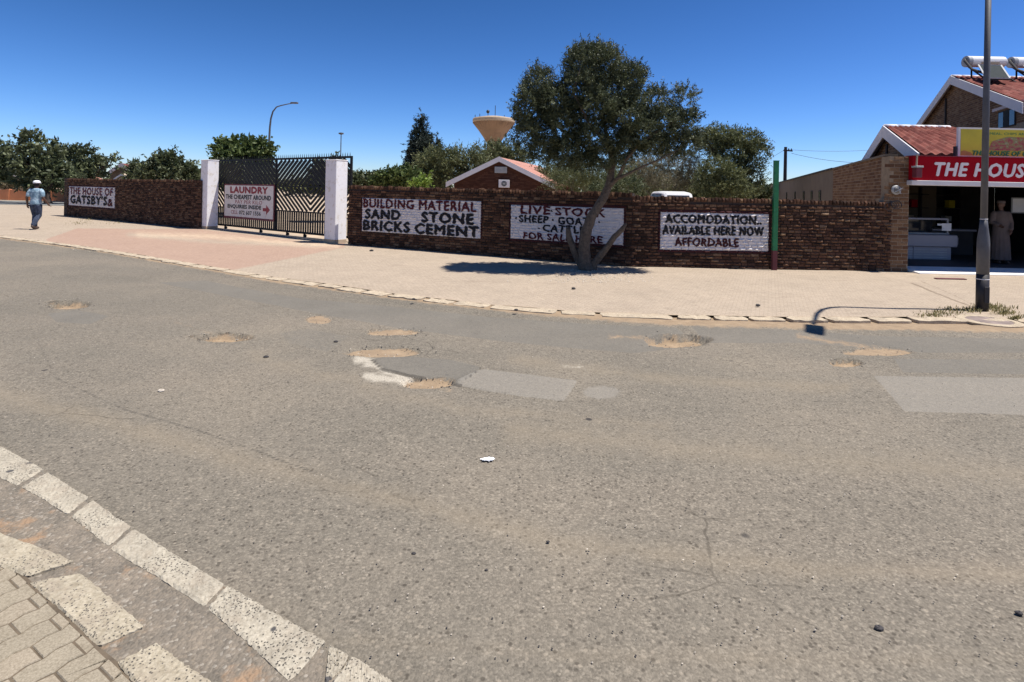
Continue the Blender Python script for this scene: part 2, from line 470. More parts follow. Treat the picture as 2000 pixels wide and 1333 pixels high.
M['mortar_tan'] = m_plain('tan_mortar', c4(.26, .20, .14), .95, .2, 10)
def make_paint(name, col, worn, amt=.5):
    s = NT(name)
    a = tuple(c * .88 for c in col[:3]) + (1,)
    c = s.ramp(s.noise(14, 5, .65), [(.3, a), (.7, col)])
    f = s.math('MULTIPLY', s.step(s.noise(34, 6, .75), .57, .68), amt)
    c = s.mix(f, c, worn)
    s.bump(s.noise(45, 6, .7), .6, .015)
    return s.done(c, .8, 0, .25)
M['paint_white'] = make_paint('worn_white_paint', c4(.74, .70, .70), c4(.20, .13, .11), .45)
M['paint_maroon'] = make_paint('maroon_paint', c4(.060, .016, .018), c4(.045, .02, .015), .4)
M['letter_black'] = make_paint('black_letter_paint', c4(.018, .018, .022), c4(.10, .09, .09), .25)
M['letter_maroon'] = make_paint('maroon_letter_paint', c4(.085, .014, .020), c4(.18, .10, .10), .25)
M['letter_faded'] = make_paint('faded_maroon_letter', c4(.13, .035, .05), c4(.5, .38, .38), .5)
M['pillar_white'] = m_plain('white_pillar_paint', c4(.82, .81, .82), .75, .03, 3, dirt=c4(.66, .61, .54))
M['gate_black'] = m_plain('black_gate_steel', c4(.007, .0075, .009), .6, .2, 10, spec=.25)
M['sign_white'] = m_plain('sign_white_board', c4(.70, .66, .62), .6, .04, 4, dirt=c4(.60, .50, .46))
M['sign_maroon'] = m_plain('sign_maroon_border', c4(.14, .02, .03), .6, .1, 4)
M['sign_redtext'] = m_plain('sign_red_letters', c4(.26, .02, .03), .6, .1, 4)
M['sign_blacktext'] = m_plain('sign_black_letters', c4(.025, .028, .03), .6, .1, 4)
M['bark'] = m_plain('grey_brown_bark', c4(.105, .080, .058), .95, .45, 14, bump=1.0, bscale=28, dirt=c4(.035, .027, .021))
M['bark_dark'] = m_plain('dark_bark', c4(.05, .035, .028), .95, .3, 6, bump=.6)
M['bark_grey'] = m_plain('dry_twigs', c4(.21, .175, .13), .95, .3, 6, bump=.4)
M['leaf_olive'] = m_leaf('olive_leaves', c4(.022, .033, .014), c4(.145, .165, .088), .2)
M['leaf_dark'] = m_leaf('dark_leaves', c4(.034, .050, .021), c4(.17, .19, .095), .22)
M['leaf_green'] = m_leaf('green_leaves', c4(.04, .065, .018), c4(.15, .19, .062))
M['leaf_lime'] = m_leaf('lime_leaves', c4(.10, .16, .02), c4(.24, .33, .06))
M['leaf_acacia'] = m_leaf('acacia_leaves', c4(.055, .070, .028), c4(.21, .225, .10), .25)
M['leaf_dry'] = m_leaf('dry_leaves', c4(.11, .10, .058), c4(.24, .215, .14))
M['leaf_conifer'] = m_leaf('conifer_needles', c4(.012, .022, .020), c4(.05, .07, .055))
M['roof_tile_rough'] = make_brick('red_roof_tile', [(0, c4(.13, .035, .025)), (.5, c4(.20, .055, .036)), (1, c4(.30, .11, .075))], .3, c4(.11, .035, .025), 3)
def make_tile():
    s = NT('red_roof_tile')
    c = s.ramp(s.attr('tone'), [(0, c4(.13, .034, .026)), (.5, c4(.18, .048, .036)), (1, c4(.24, .08, .06))])
    c = s.mix(s.math('MULTIPLY', s.step(s.noise(3, 5, .7), .5, .7), .4), c, c4(.33, .17, .13))
    return s.done(c, .8, 0, .2)
M['roof_tile'] = make_tile()
M['roof_pink'] = m_plain('faded_pink_roof', c4(.42, .20, .15), .8, .25, 2.0, dirt=c4(.33, .14, .07))
M['white_board'] = m_plain('white_bargeboard', c4(.66, .64, .66), .7, .06, 3)
M['plaster_brown'] = m_plain('brown_plaster', c4(.13, .105, .078), .9, .15, 1.5)
M['glass_dark'] = m_plain('dark_glass', c4(.03, .035, .045), .12, .1, 3, bump=0)
M['concrete'] = m_plain('concrete_tan', c4(.42, .33, .235), .9, .15, 2)
M['tower'] = m_plain('tower_concrete', c4(.25, .165, .105), .9, .14, .25, dirt=c4(.19, .125, .085))
M['white_slab'] = m_plain('whitewashed_step', c4(.82, .80, .77), .8, .04, 3)
M['red_sign'] = m_plain('red_fascia', c4(.33, .003, .012), .75, .1, 2, bump=.03, spec=.1)
M['yellow_sign'] = m_plain('yellow_board', c4(.50, .42, .02), .5, .12, 2.5, bump=.02)
M['grey_metal'] = m_plain('galvanised_metal', c4(.36, .37, .38), .5, .15, 5)
M['steel_pole'] = m_plain('pole_grey_paint', c4(.085, .085, .095), .6, .2, 6, dirt=c4(.08, .08, .085))
M['pole_dark'] = m_plain('pole_black_base', c4(.014, .012, .016), .6, .2, 6)
M['dark_wood'] = m_plain('dark_wood_pole', c4(.03, .027, .03), .9, .2, 6)
M['wire'] = m_plain('black_wire', c4(.03, .03, .035), .6, .1, 6)
M['lens_grey'] = m_plain('frosted_grey_lens', c4(.16, .155, .15), .6, .1, 6)
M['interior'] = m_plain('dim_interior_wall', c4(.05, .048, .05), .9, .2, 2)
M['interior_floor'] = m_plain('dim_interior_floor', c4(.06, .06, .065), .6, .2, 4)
M['fridge_white'] = m_plain('fridge_grey_enamel', c4(.27, .27, .32), .4, .04, 3, bump=.02)
M['green_paint'] = m_plain('green_post_paint', c4(.008, .16, .055), .55, .15, 5, dirt=c4(.01, .10, .04))
M['maroon_post'] = m_plain('maroon_post_base', c4(.12, .03, .035), .8, .2, 6)
M['skin'] = m_plain('brown_skin', c4(.10, .05, .032), .55, .1, 12, bump=.05)
M['hair'] = m_plain('black_hair', c4(.012, .010, .010), .9, .2, 40)
M['cap_white'] = m_plain('white_cotton_cap', c4(.82, .82, .82), .85, .03, 20)
def make_shirt():
    s = NT('faded_blue_tshirt')
    c = s.ramp(s.noise(9, 4, .6), [(.3, c4(.12, .20, .27)), (.5, c4(.24, .36, .44)), (.7, c4(.50, .60, .66))])
    s.bump(s.noise(18, 4), .5, .03)
    return s.done(c, .9)
M['shirt'] = make_shirt()
M['jeans'] = m_plain('blue_jeans', c4(.030, .042, .075), .9, .5, 7, dirt=c4(.10, .13, .20))
M['shoe'] = m_plain('brown_shoe', c4(.07, .045, .035), .7, .2, 20)
M['robe'] = m_plain('beige_robe_cloth', c4(.115, .088, .08), .9, .12, 6)
M['car_white'] = m_plain('white_car_paint', c4(.80, .80, .80), .3, .02, 3, bump=0)
M['tyre'] = m_plain('tyre_rubber', c4(.02, .02, .02), .85, .2, 20)
M['solar'] = m_plain('solar_collector_glass', c4(.028, .036, .038), .8, .12, 4, bump=0, spec=.12)
M['tank'] = m_plain('white_tank_enamel', c4(.80, .80, .80), .35, .04, 4, bump=0)
M['paper'] = m_plain('white_paper', c4(.85, .86, .88), .7, .03, 10)
M['stone'] = m_plain('dark_pebble', c4(.05, .045, .045), .9, .3, 30)
M['stone_pale'] = m_plain('pale_pebble', c4(.5, .44, .36), .9, .3, 30)
M['weed'] = m_leaf('weed_blades', c4(.10, .10, .035), c4(.34, .28, .13))
M['green_text'] = m_plain('green_print', c4(.01, .16, .07), .6, .1, 5, bump=0)
M['white_text'] = m_plain('white_print', c4(.72, .66, .68), .6, .05, 5, bump=0)
def make_food():
    s = NT('food_photo_print')
    v = s.noise(7, 6, .75, s.map(s.geo, (1, 1, 2.2)))
    c = s.ramp(v, [(.30, c4(.16, .02, .03)), (.44, c4(.30, .04, .05)), (.5, c4(.34, .13, .06)), (.56, c4(.20, .24, .07)), (.66, c4(.42, .36, .24))])
    return s.done(c, .5)
M['food'] = make_food()
M['orange_print'] = m_plain('orange_print', c4(.36, .16, .03), .5, .2, 6, bump=0)
M['pink_soffit'] = m_plain('pink_soffit_board', c4(.50, .43, .43), .8, .06, 3)

# ================================================================== THE SETTING: ground, road, pavements
def interp(pts, x):
    xs = [p[0] for p in pts]; ys = [p[1] for p in pts]
    return np.interp(x, xs, ys)
def smooth01(t):
    t = np.clip(t, 0, 1); return t * t * (3 - 2 * t)

def flat(name, outline, z, mat, kind='structure'):
    me = bpy.data.meshes.new(name)
    me.from_pydata([(x, y, z) for x, y in outline], [], [tuple(range(len(outline)))])
    me.materials.append(mat)
    o = link(name, me)
    if kind: o['kind'] = kind
    return o
flat('ground', [(-1500, -1500), (1500, -1500), (1500, 1500), (-1500, 1500)], -0.12, M['ground'])
flat('yard_ground', [(-95, 24), (-24, 23), (-4, 15.6), (3, 12.9), (9, 13.2), (60, 13.2), (110, 160), (-160, 160)], 0.036, M['yard'])

FAR_EDGE = [(-900, 395), (-500, 415), (-200, 441), (0, 468), (175, 491), (350, 522), (525, 553), (700, 577), (775, 588), (950, 609), (1125, 626), (1300, 638), (1400, 642), (1549, 646), (1795, 649), (2000, 655), (2300, 668), (2600, 690)]
KERB_BACK = [(-900, 390), (-500, 408), (-200, 432), (0, 458), (175, 480), (350, 508), (525, 537), (700, 561), (775, 572), (950, 592), (1125, 606), (1300, 613), (1549, 617), (1795, 617), (2000, 622), (2300, 634), (2600, 655)]

HOLES = [  # cx, cy, rx, ry, depth, sand
    (134, 594, 42, 8, .12, 1), (428, 659, 60, 8, .11, 1), (622, 624, 24, 8, .02, .75), (770, 648, 48, 7, .03, .9), (752, 686, 76, 9, .03, .8),
    (838, 749, 50, 9, .05, .95), (1322, 664, 60, 13, .14, 1), (1715, 688, 62, 8, .025, .9), (1648, 710, 31, 8, .10, 1)]
PATCHES = [  # polygons in photo pixels
    ([(728, 703), (742, 698), (800, 697), (880, 704), (938, 718), (925, 735), (902, 749), (870, 746), (815, 738), (750, 722)], 'smooth_patch', 1.0),
    ([(942, 722), (1040, 733), (1128, 744), (1115, 765), (1100, 786), (1020, 777), (950, 766), (905, 757), (885, 750)], 'pale_patch', 1.0),
    ([(90, 612), (150, 604), (215, 618), (175, 634), (110, 630)], 'smooth_patch', .8),
    ([(600, 584), (760, 597), (950, 618), (1150, 634), (1320, 643), (1340, 652), (1290, 662), (1330, 680), (1240, 690), (1120, 681), (960, 664), (780, 641), (640, 618), (500, 590), (300, 552), (400, 548)], 'smooth_patch', .75),
    ([(1345, 640), (1700, 655), (2100, 665), (2100, 690), (1790, 690), (1560, 672), (1380, 672)], 'smooth_patch', .62),
    ([(1742, 700), (2200, 700), (2200, 735), (1762, 729)], 'smooth_patch', .66),
    ([(1702, 733), (2200, 740), (2200, 815), (1765, 806)], 'pale_patch', .66),
    ([(540, 650), (600, 640), (690, 655), (640, 690), (560, 672)], 'smooth_patch', .5)]
def in_poly(px, py, poly):
    inside = np.zeros(px.shape, bool); n = len(poly)
    for i in range(n):
        x0, y0 = poly[i]; x1, y1 = poly[(i + 1) % n]
        c = ((y0 > py) != (y1 > py)) & (px < (x1 - x0) * (py - y0) / (y1 - y0 + 1e-9) + x0)
        inside ^= c
    return inside
def poly_soft(px, py, poly, w):
    d = np.full(px.shape, 1e9); n = len(poly)
    for i in range(n):
        x0, y0 = poly[i]; x1, y1 = poly[(i + 1) % n]
        dx, dy = x1 - x0, y1 - y0
        t = np.clip(((px - x0) * dx + (py - y0) * dy) / (dx * dx + dy * dy), 0, 1)
        d = np.minimum(d, np.hypot(px - x0 - t * dx, (py - y0 - t * dy) * 2.0))
    ins = in_poly(px, py, poly)
    return np.clip(.5 + np.where(ins, d, -d) / (2 * w), 0, 1), np.where(ins, d, -d)
def line_soft(px, py, pts, w):
    d = np.full(px.shape, 1e9)
    for (x0, y0), (x1, y1) in zip(pts[:-1], pts[1:]):
        dx, dy = x1 - x0, y1 - y0
        t = np.clip(((px - x0) * dx + (py - y0) * dy) / (dx * dx + dy * dy), 0, 1)
        d = np.minimum(d, np.hypot(px - x0 - t * dx, (py - y0 - t * dy)))
    return np.clip(1 - d / w, 0, 1)

def wav(x, y, s, seed=0.0):
    return (np.sin(x * s * 1.0 + y * s * .7 + seed) + np.sin(-x * s * .6 + y * s * 1.3 + 1.7 + seed * 2) + np.sin(x * s * 1.9 - y * s * .4 + 4.1 + seed) * .6) / 2.6

def build_road():
    ys = [-6.0, -3, -1, 0, .5, .9, 1.2, 1.4]
    y = 1.5
    while y < 21:
        ys.append(y); y += max(.020, .00065 * y * y)
    ys = np.array(ys)
    xs = np.concatenate([np.arange(-30, -16, .25), np.arange(-16, 13, .036), np.arange(13, 26, .25)])
    X, Y = np.meshgrid(xs, ys)
    Yc = np.maximum(Y, .3)
    px, py = px_of(X, Yc)
    Z = .008 * wav(X, Y, 1.1) + .004 * wav(X, Y, 3.7, 2)
    sand = np.zeros_like(X); rim = np.zeros_like(X)
    warp = 1 + .22 * wav(X, Y, 5.0, 1) + .10 * wav(X, Y, 14, 3)
    for cx, cy, rx, ry, dep, sa in HOLES:
        r = np.hypot((px - cx) / rx, (py - cy) / ry) / warp
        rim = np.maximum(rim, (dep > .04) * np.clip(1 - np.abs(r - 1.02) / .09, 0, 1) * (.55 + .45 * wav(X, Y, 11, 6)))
        Z -= dep * smooth01((1.03 - r) / .07) * (.75 + .25 * wav(X, Y, 9, 5))
        sand = np.maximum(sand, sa * np.maximum(np.clip((1.06 - r) * 5, 0, 1), .42 * np.clip(2.0 - r, 0, 1)))
    # trailing sand round some holes and along the kerb
    for pts, w, a in [([(1190, 656), (1260, 660), (1390, 664)], 14, .62), ([(1560, 658), (1650, 672), (1740, 686)], 16, .66), ([(700, 684), (780, 688)], 14, .6), ([(800, 745), (880, 762)], 14, .6), ([(720, 645), (800, 650)], 11, .6), ([(340, 628), (420, 655), (500, 662)], 10, .5)]:
        sand = np.maximum(sand, a * line_soft(px, py, pts, w))
    edge = interp(FAR_EDGE, px)
    dist = (py - edge) * Yc * Yc / (F * H)          # metres on the road side
    sand = np.maximum(sand, np.where(Y > 2, np.clip(.74 - (dist) / .30, 0, 1), 0))
    sm = np.zeros_like(X); pa = np.zeros_like(X)
    for poly, k, a in PATCHES:
        f, d = poly_soft(px, py, poly, 5)
        if k == 'smooth_patch': sm = np.maximum(sm, f * a)
        else: pa = np.maximum(pa, f * a)
        if a == 1.0: Z += .012 * smooth01(d / 5 + .5)
    e = np.hypot((px - 1175) / 44, (py - 766) / 16)
    pa = np.maximum(pa, np.clip(1.6 - e * 1.0, 0, 1) * .62 * (e < 1.6))
    wh = np.maximum(line_soft(px, py, [(700, 698), (735, 712), (790, 742)], 24), line_soft(px, py, [(715, 735), (800, 745)], 16) * 1.1)
    wh = np.maximum(wh, .62 * line_soft(px, py, [(1095, 714), (1145, 716)], 10))
    wh *= 1 - sm
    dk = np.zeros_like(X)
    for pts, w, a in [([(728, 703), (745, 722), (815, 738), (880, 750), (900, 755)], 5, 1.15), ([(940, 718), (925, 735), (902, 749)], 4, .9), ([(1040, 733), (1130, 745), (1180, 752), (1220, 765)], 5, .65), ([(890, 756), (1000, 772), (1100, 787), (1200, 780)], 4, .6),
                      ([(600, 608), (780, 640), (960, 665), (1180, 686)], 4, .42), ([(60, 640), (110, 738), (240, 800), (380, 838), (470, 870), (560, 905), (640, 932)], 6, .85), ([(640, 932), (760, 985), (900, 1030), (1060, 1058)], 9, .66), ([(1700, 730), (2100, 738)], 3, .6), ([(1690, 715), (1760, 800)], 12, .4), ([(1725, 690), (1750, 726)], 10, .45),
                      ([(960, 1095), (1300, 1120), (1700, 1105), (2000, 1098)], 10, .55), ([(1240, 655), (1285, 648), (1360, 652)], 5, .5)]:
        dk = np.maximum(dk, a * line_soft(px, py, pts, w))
    tb = np.zeros_like(X)
    for pts, w, a in [([(0, 770), (300, 850), (700, 960), (1100, 1060), (1600, 1110), (2000, 1120)], 60, .7), ([(1000, 840), (1400, 880), (2000, 930)], 70, .7), ([(500, 700), (900, 800), (1300, 830)], 40, .6), ([(560, 1240), (1100, 1280), (2000, 1290)], 60, .5), ([(1000, 700), (1300, 740), (1650, 760)], 30, .7)]:
        tb = np.maximum(tb, a * line_soft(px, py, pts, w))
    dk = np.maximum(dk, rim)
    for v in (sm, pa, wh, dk, tb): v[:8] = 0
    Z += np.where(Y > 2, .040 * smooth01((.34 - dist) / .34) - .022 * smooth01((-.30 - dist) / .10), 0)
    n, m = X.shape
    idx = np.arange(n * m).reshape(n, m)
    q = np.stack([idx[:-1, :-1], idx[:-1, 1:], idx[1:, 1:], idx[1:, :-1]], -1).reshape(-1, 4)
    V = np.stack([X, Y, Z], -1).reshape(-1, 3)
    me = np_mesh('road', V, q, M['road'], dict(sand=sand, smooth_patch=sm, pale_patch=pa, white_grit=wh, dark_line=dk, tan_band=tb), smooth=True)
    o = link('road', me); o['kind'] = 'structure'
build_road()

ZP = 0.05     # far pavement level
PAVE_BACK = [(-900, 376), (-300, 388), (124, 402), (127, 416), (260, 428), (387, 440), (425, 441), (640, 466), (680, 471), (960, 493), (1235, 513), (1500, 522), (1760, 526), (1768, 524), (2000, 529), (2300, 534), (2600, 540)]
def build_pavement():
    cols = np.concatenate([np.arange(-900, -60, 20), np.arange(-60, 2100, 6), np.arange(2100, 2601, 25)])
    rows = 56
    ya = interp(PAVE_BACK, cols); yb = interp(KERB_BACK, cols) + 2
    t = np.linspace(0, 1, rows)[:, None]
    py = ya[None, :] * (1 - t) + yb[None, :] * t
    px = np.repeat(cols[None, :], rows, 0)
    u, v = px - CX, py - CY
    U = u * cr + v * sr; V = -u * sr + v * cr
    Y = F * (H - ZP) / V; X = U * Y / F
    Z = np.full_like(X, ZP) + .006 * wav(X, Y, 1.6, 1) + .003 * wav(X, Y, 6, 4)
    red, _ = poly_soft(px, py, [(88, 468), (150, 446), (387, 447), (640, 474), (668, 478), (560, 500), (432, 526), (250, 497)], 6)
    edge_r = np.maximum(line_soft(px, py, [(432, 526), (668, 478)], 16), line_soft(px, py, [(95, 469), (430, 524)], 9))
    red = np.clip(np.maximum(red * (1 - .55 * line_soft(px, py, [(250, 458), (420, 472), (640, 480)], 26)), edge_r * .8), 0, 1)
    cream = np.maximum(line_soft(px, py, [(270, 458), (420, 462), (560, 474), (660, 480)], 22) * .75, 0)
    cream = np.maximum(cream, .62 * line_soft(px, py, [(1770, 536), (2100, 542)], 8))
    cream = np.maximum(cream, .45 * line_soft(px, py, [(1060, 548), (1150, 535), (1230, 543)], 14))
    near_wall = (py - ya[None, :]) * Y * Y / (F * H)
    sand = np.clip(.8 - near_wall / .55, 0, 1) * (px > 130)
    kd = (yb[None, :] - py) * Y * Y / (F * H)
    sand = np.maximum(sand, np.clip(.72 - kd / .35, 0, 1))
    sand = np.maximum(sand, .56 * line_soft(px, py, [(1840, 606), (2000, 600)], 24))
    joint = np.maximum(line_soft(px, py, [(1778, 552), (1830, 573), (1905, 602)], 3), .8 * line_soft(px, py, [(1795, 548), (1850, 570), (1912, 600)], 2.5))
    joint = np.maximum(joint, .9 * line_soft(px, py, [(1700, 480), (1700, 481)], 1))
    n, m = X.shape
    idx = np.arange(n * m).reshape(n, m)
    q = np.stack([idx[:-1, :-1], idx[1:, :-1], idx[1:, 1:], idx[:-1, 1:]], -1).reshape(-1, 4)
    Vv = np.stack([X, Y, Z], -1).reshape(-1, 3)
    me = np_mesh('far_pavement', Vv, q, M['pave'], dict(red=red, sand=sand, cream=cream, joint=joint), smooth=True)
    o = link('far_pavement', me); o['kind'] = 'structure'
    return o
far_pavement = build_pavement()

# ---- a rough stone slab from four corner points (world xy) with crumbled edges
def slab(name, parent, c, z, thick, mat, nu=8, nv=4, jit=.006, rnd=.012, seed=0):
    r = np.random.default_rng(seed + 100)
    c = [Vector((p[0], p[1])) for p in c]
    cen = sum(c, Vector((0, 0))) / 4
    v = []; f = []
    for j in range(nv + 1):
        for i in range(nu + 1):
            a, b = i / nu, j / nv
            p = (c[0] * (1 - a) + c[1] * a) * (1 - b) + (c[3] * (1 - a) + c[2] * a) * b
            edge = i in (0, nu) or j in (0, nv)
            zz = z + float(r.normal()) * jit * .25
            if edge:
                p = p + (cen - p).normalized() * float(abs(r.normal())) * jit
                zz -= rnd * (.6 + .5 * float(r.random()))
                if (i in (0, nu)) and (j in (0, nv)): p = p + (cen - p).normalized() * jit * 1.5
            else:
                p = p + Vector((float(r.normal()), float(r.normal()))) * jit * .3
            v.append((p.x, p.y, zz))
    W = nu + 1
    for j in range(nv):
        for i in range(nu):
            f.append((j * W + i, j * W + i + 1, (j + 1) * W + i + 1, (j + 1) * W + i))
    ring = [i for i in range(W)] + [j * W + nu for j in range(1, nv + 1)] + [nv * W + i for i in range(nu - 1, -1, -1)] + [j * W for j in range(nv - 1, 0, -1)]
    base = len(v)
    for k in ring: v.append((v[k][0], v[k][1], z - thick))
    for k in range(len(ring)):
        k2 = (k + 1) % len(ring)
        f.append((ring[k2], ring[k], base + k, base + k2))
    mb = MB(); mb.add(v, f)
    me = mb.mesh(name, mat, smooth=False)
    bm = bmesh.new(); bm.from_mesh(me); bmesh.ops.recalc_face_normals(bm, faces=bm.faces); bm.to_mesh(me); bm.free()
    return link(name, me, parent)

# ---- far kerb: one stone after another
far_kerb = thing('far_kerb', 'low sandy kerb of short worn stones along the far side of the road', 'kerb', G(1000, 612))
def kerb_run():
    # walk along the kerb line in the world
    xs = np.linspace(-700, 2500, 3000)
    yb = interp(KERB_BACK, xs) + 2
    P = [G(float(a), float(b), .05) for a, b in zip(xs, yb)]
    cum = [0.0]
    for a, b in zip(P[:-1], P[1:]): cum.append(cum[-1] + (b - a).length)
    cum = np.array(cum); PX = np.array([p.x for p in P]); PY = np.array([p.y for p in P])
    def at(s): return Vector((float(np.interp(s, cum, PX)), float(np.interp(s, cum, PY))))
    s = 0.3; k = 0; L = cum[-1]
    out = []
    while s < L - 1:
        ln = random.uniform(.42, .62) if random.random() < .75 else random.uniform(.8, 1.0)
        a, b = at(s), at(s + ln)
        d = (b - a).normalized(); n = Vector((d.y, -d.x))   # towards the road
        w = .24 + random.uniform(-.02, .03)
        tilt = random.uniform(-.01, .012)
        a2 = a + d * .012; b2 = b - d * .012
        out.append((a2, b2, b2 + n * w, a2 + n * w, .061 + tilt * .6))
        s += ln + random.uniform(.005, .03)
    out.sort(key=lambda t: (t[0] - Vector((0, 0))).length)
    for k, (p0, p1, p2, p3, z) in enumerate(out):
        slab('kerb_stone', far_kerb, [p0, p1, p2, p3], z, .14, M['kerb_far'], nu=6, nv=3, jit=.014, rnd=.010, seed=k)
kerb_run()

# ---- near side: kerb stones, gutter strip of gravel, pale slabs, interlocking pavers
def near_pt(x, y, z=.03): 
    p = G(x, y, z); return Vector((p.x, p.y))
flat('near_verge', [tuple(near_pt(*q)) for q in [(-700, 700), (0, 880), (89, 925), (259, 1040), (399, 1120), (600, 1245), (760, 1340), (900, 1480), (300, 3200), (-2500, 3200), (-2500, 1000)]], .026, M['gravel'])
near_kerb = thing('near_kerb', 'speckled whitewashed kerb stones at the near edge of the road', 'kerb', G(250, 1040))
NK = [[(-330, 745), (-160, 812), (-215, 850), (-395, 770)],
      [(-155, 815), (-45, 852), (-85, 893), (-207, 852)],
      [(-38, 850), (86, 916), (32, 947), (-78, 893)],
      [(93, 922), (174, 971), (131, 1003), (42, 950)],
      [(181, 977), (256, 1028), (212, 1066), (138, 1008)],
      [(262, 1033), (335, 1066), (438, 1140), (398, 1182), (333, 1150), (217, 1072)],
      [(444, 1144), (636, 1252), (628, 1322), (567, 1330), (470, 1233), (407, 1188)],
      [(643, 1258), (684, 1278), (668, 1308), (634, 1335)],
      [(690, 1281), (768, 1330), (900, 1430), (830, 1500), (700, 1400), (640, 1345)]]
for k, q in enumerate(NK):
    cxm = sum(a for a, b in q) / len(q); cym = sum(b for a, b in q) / len(q); q = [(a + (a - cxm) * .022, b + (b - cym) * .03) for a, b in q]
    w = [near_pt(x, y) for x, y in q]
    if len(w) == 4: slab('kerb_stone', near_kerb, w, .033, .12, M['kerb_white'], nu=30, nv=10, jit=.0045, rnd=.006, seed=300 + k)
    else: slab('kerb_stone', near_kerb, [w[0], w[2] if k == 5 else w[1], w[3] if k == 5 else w[3], w[5]], .033, .12, M['kerb_white'], nu=40, nv=10, jit=.0045, rnd=.006, seed=300 + k)
slab_row = thing('edging_row', 'broken row of pale edging slabs beside the paver footpath', 'edging', G(120, 1180))
SB = [[(-330, 925), (-140, 975), (-190, 1030), (-420, 960)],
      [(-130, 985), (148, 1092), (52, 1122), (-190, 1030)],
      [(159, 1113), (285, 1217), (191, 1257), (56, 1132)],
      [(307, 1250), (440, 1345), (300, 1380), (226, 1288)],
      [(455, 1365), (600, 1470), (480, 1520), (330, 1400)]]
for k, q in enumerate(SB):
    slab('edging_slab', slab_row, [near_pt(x, y, .045) for x, y in q], .039 + .003 * (k % 2), .12, M['slab_pale'], nu=34, nv=12, jit=.005, rnd=.008, seed=400 + k)

def pavers():
    path = flat('near_footpath', [tuple(near_pt(*q)) for q in [(-650, 900), (-192, 1033), (50, 1126), (190, 1262), (228, 1292), (330, 1405), (480, 1600), (300, 3200), (-2500, 3200), (-2500, 1150)]], .0325, M['joint_sand'])
    par = path
    o0 = near_pt(55, 1134, .046)
    d = Vector((.853, -.522)); n = Vector((-.522, -.853))     # along the slabs, away from the road
    BL, BW = .100, .178
    tri = lambda t: 4 * abs(t - math.floor(t + .5)) - 1
    def warp(a, b): return a + .0105 * tri(b / BW * 2), b + .0085 * tri(a / BL * 1.0 + .25)
    def w3(a, b, z):
        q = o0 + d * a + n * b; return Vector((q.x, q.y, z))
    cnt = 0
    for i in range(-17, 19):
        for j in range(-1, 11):
            a0 = i * BL; b0 = j * BW + (i % 2) * BW / 2 - .055
            out = []
            g = .0028
            for (sa, sb, ea, eb) in ((0, 0, 1, 0), (1, 0, 1, 1), (1, 1, 0, 1), (0, 1, 0, 0)):
                m = 2 if sb == eb else 4
                for k in range(m):
                    t = k / m
                    a = a0 + (sa + (ea - sa) * t) * BL; b = b0 + (sb + (eb - sb) * t) * BW
                    wa, wb = warp(a, b)
                    ca, cb = a0 + BL / 2, b0 + BW / 2
                    wa += (g if wa < ca else -g); wb += (g if wb < cb else -g) if abs(wb - cb) > .02 else 0
                    out.append((wa, max(wb, .004)))
            if b0 + BW < .03: continue
            z = .036 + random.uniform(-.002, .002); tx, ty = random.uniform(-.02, .02), random.uniform(-.02, .02)
            ca, cb = a0 + BL / 2, b0 + BW / 2
            c3 = w3(ca, cb, 0)
            if c3.y < 0.9 or c3.x > -.2: continue
            zz = lambda a, b: z + (a - ca) * tx + (b - cb) * ty
            N = len(out)
            ins = [(ca + (a - ca) * .94, cb + (b - cb) * .965) for a, b in out]
            v = [w3(a, b, .02) for a, b in out] + [w3(a, b, zz(a, b) - .004) for a, b in out] + [w3(a, b, zz(a, b)) for a, b in ins]
            f = [(k, (k + 1) % N, N + (k + 1) % N, N + k) for k in range(N)] + [(N + k, N + (k + 1) % N, 2 * N + (k + 1) % N, 2 * N + k) for k in range(N)] + [tuple(range(2 * N, 3 * N))]
            mb = MB(); mb.add(v, f)
            mb.build('paver', M['paver'], par)
            cnt += 1
pavers()

# ---- far left: side road, orange wall
flat('side_road', [(-110, 39), (-24, 39), (-24, 46.5), (-110, 48)], .066, M['far_road'])
ow = MB()
P0, P1 = Vector((-75, 51.5)), Vector((-28, 47.6))
dd = (P1 - P0); L = dd.length; dd.normalize(); ang = math.atan2(dd.y, dd.x)
owt = thing('low_street_wall', 'low orange plastered wall across the side street', 'wall', (-50, 49.5, 0))
for i in range(12):
    a = P0 + dd * (L * (i + .5) / 12)
    MB().box((a.x, a.y, .45), (L / 12 - .06, .22, .95), ang).build('wall_panel', M['orange_wall'], owt)
    b = P0 + dd * (L * i / 12)
    MB().box((b.x, b.y, .48), (.3, .3, 1.02), ang).build('pier', M['orange_wall'], owt)

# ================================================================== BRICK WALLS
class WallLine:
    def __init__(s, p0, p1):
        s.p0 = Vector((p0[0], p0[1])); s.p1 = Vector((p1[0], p1[1]))
        s.d = (s.p1 - s.p0); s.L = s.d.length; s.d.normalize()
        s.n = Vector((s.d.y, -s.d.x))         # towards the street
        s.ang = math.atan2(s.d.y, s.d.x)
    def pt(s, a, z, off=0.0):
        q = s.p0 + s.d * a + s.n * off
        return Vector((q.x, q.y, z))
    def at(s, x, y):
        U, V = UV(x, y); k = U / F
        t = (k * s.p0.y - s.p0.x) / (s.d.x - k * s.d.y)
        Y = s.p0.y + s.d.y * t
        return t, H - V * Y / F

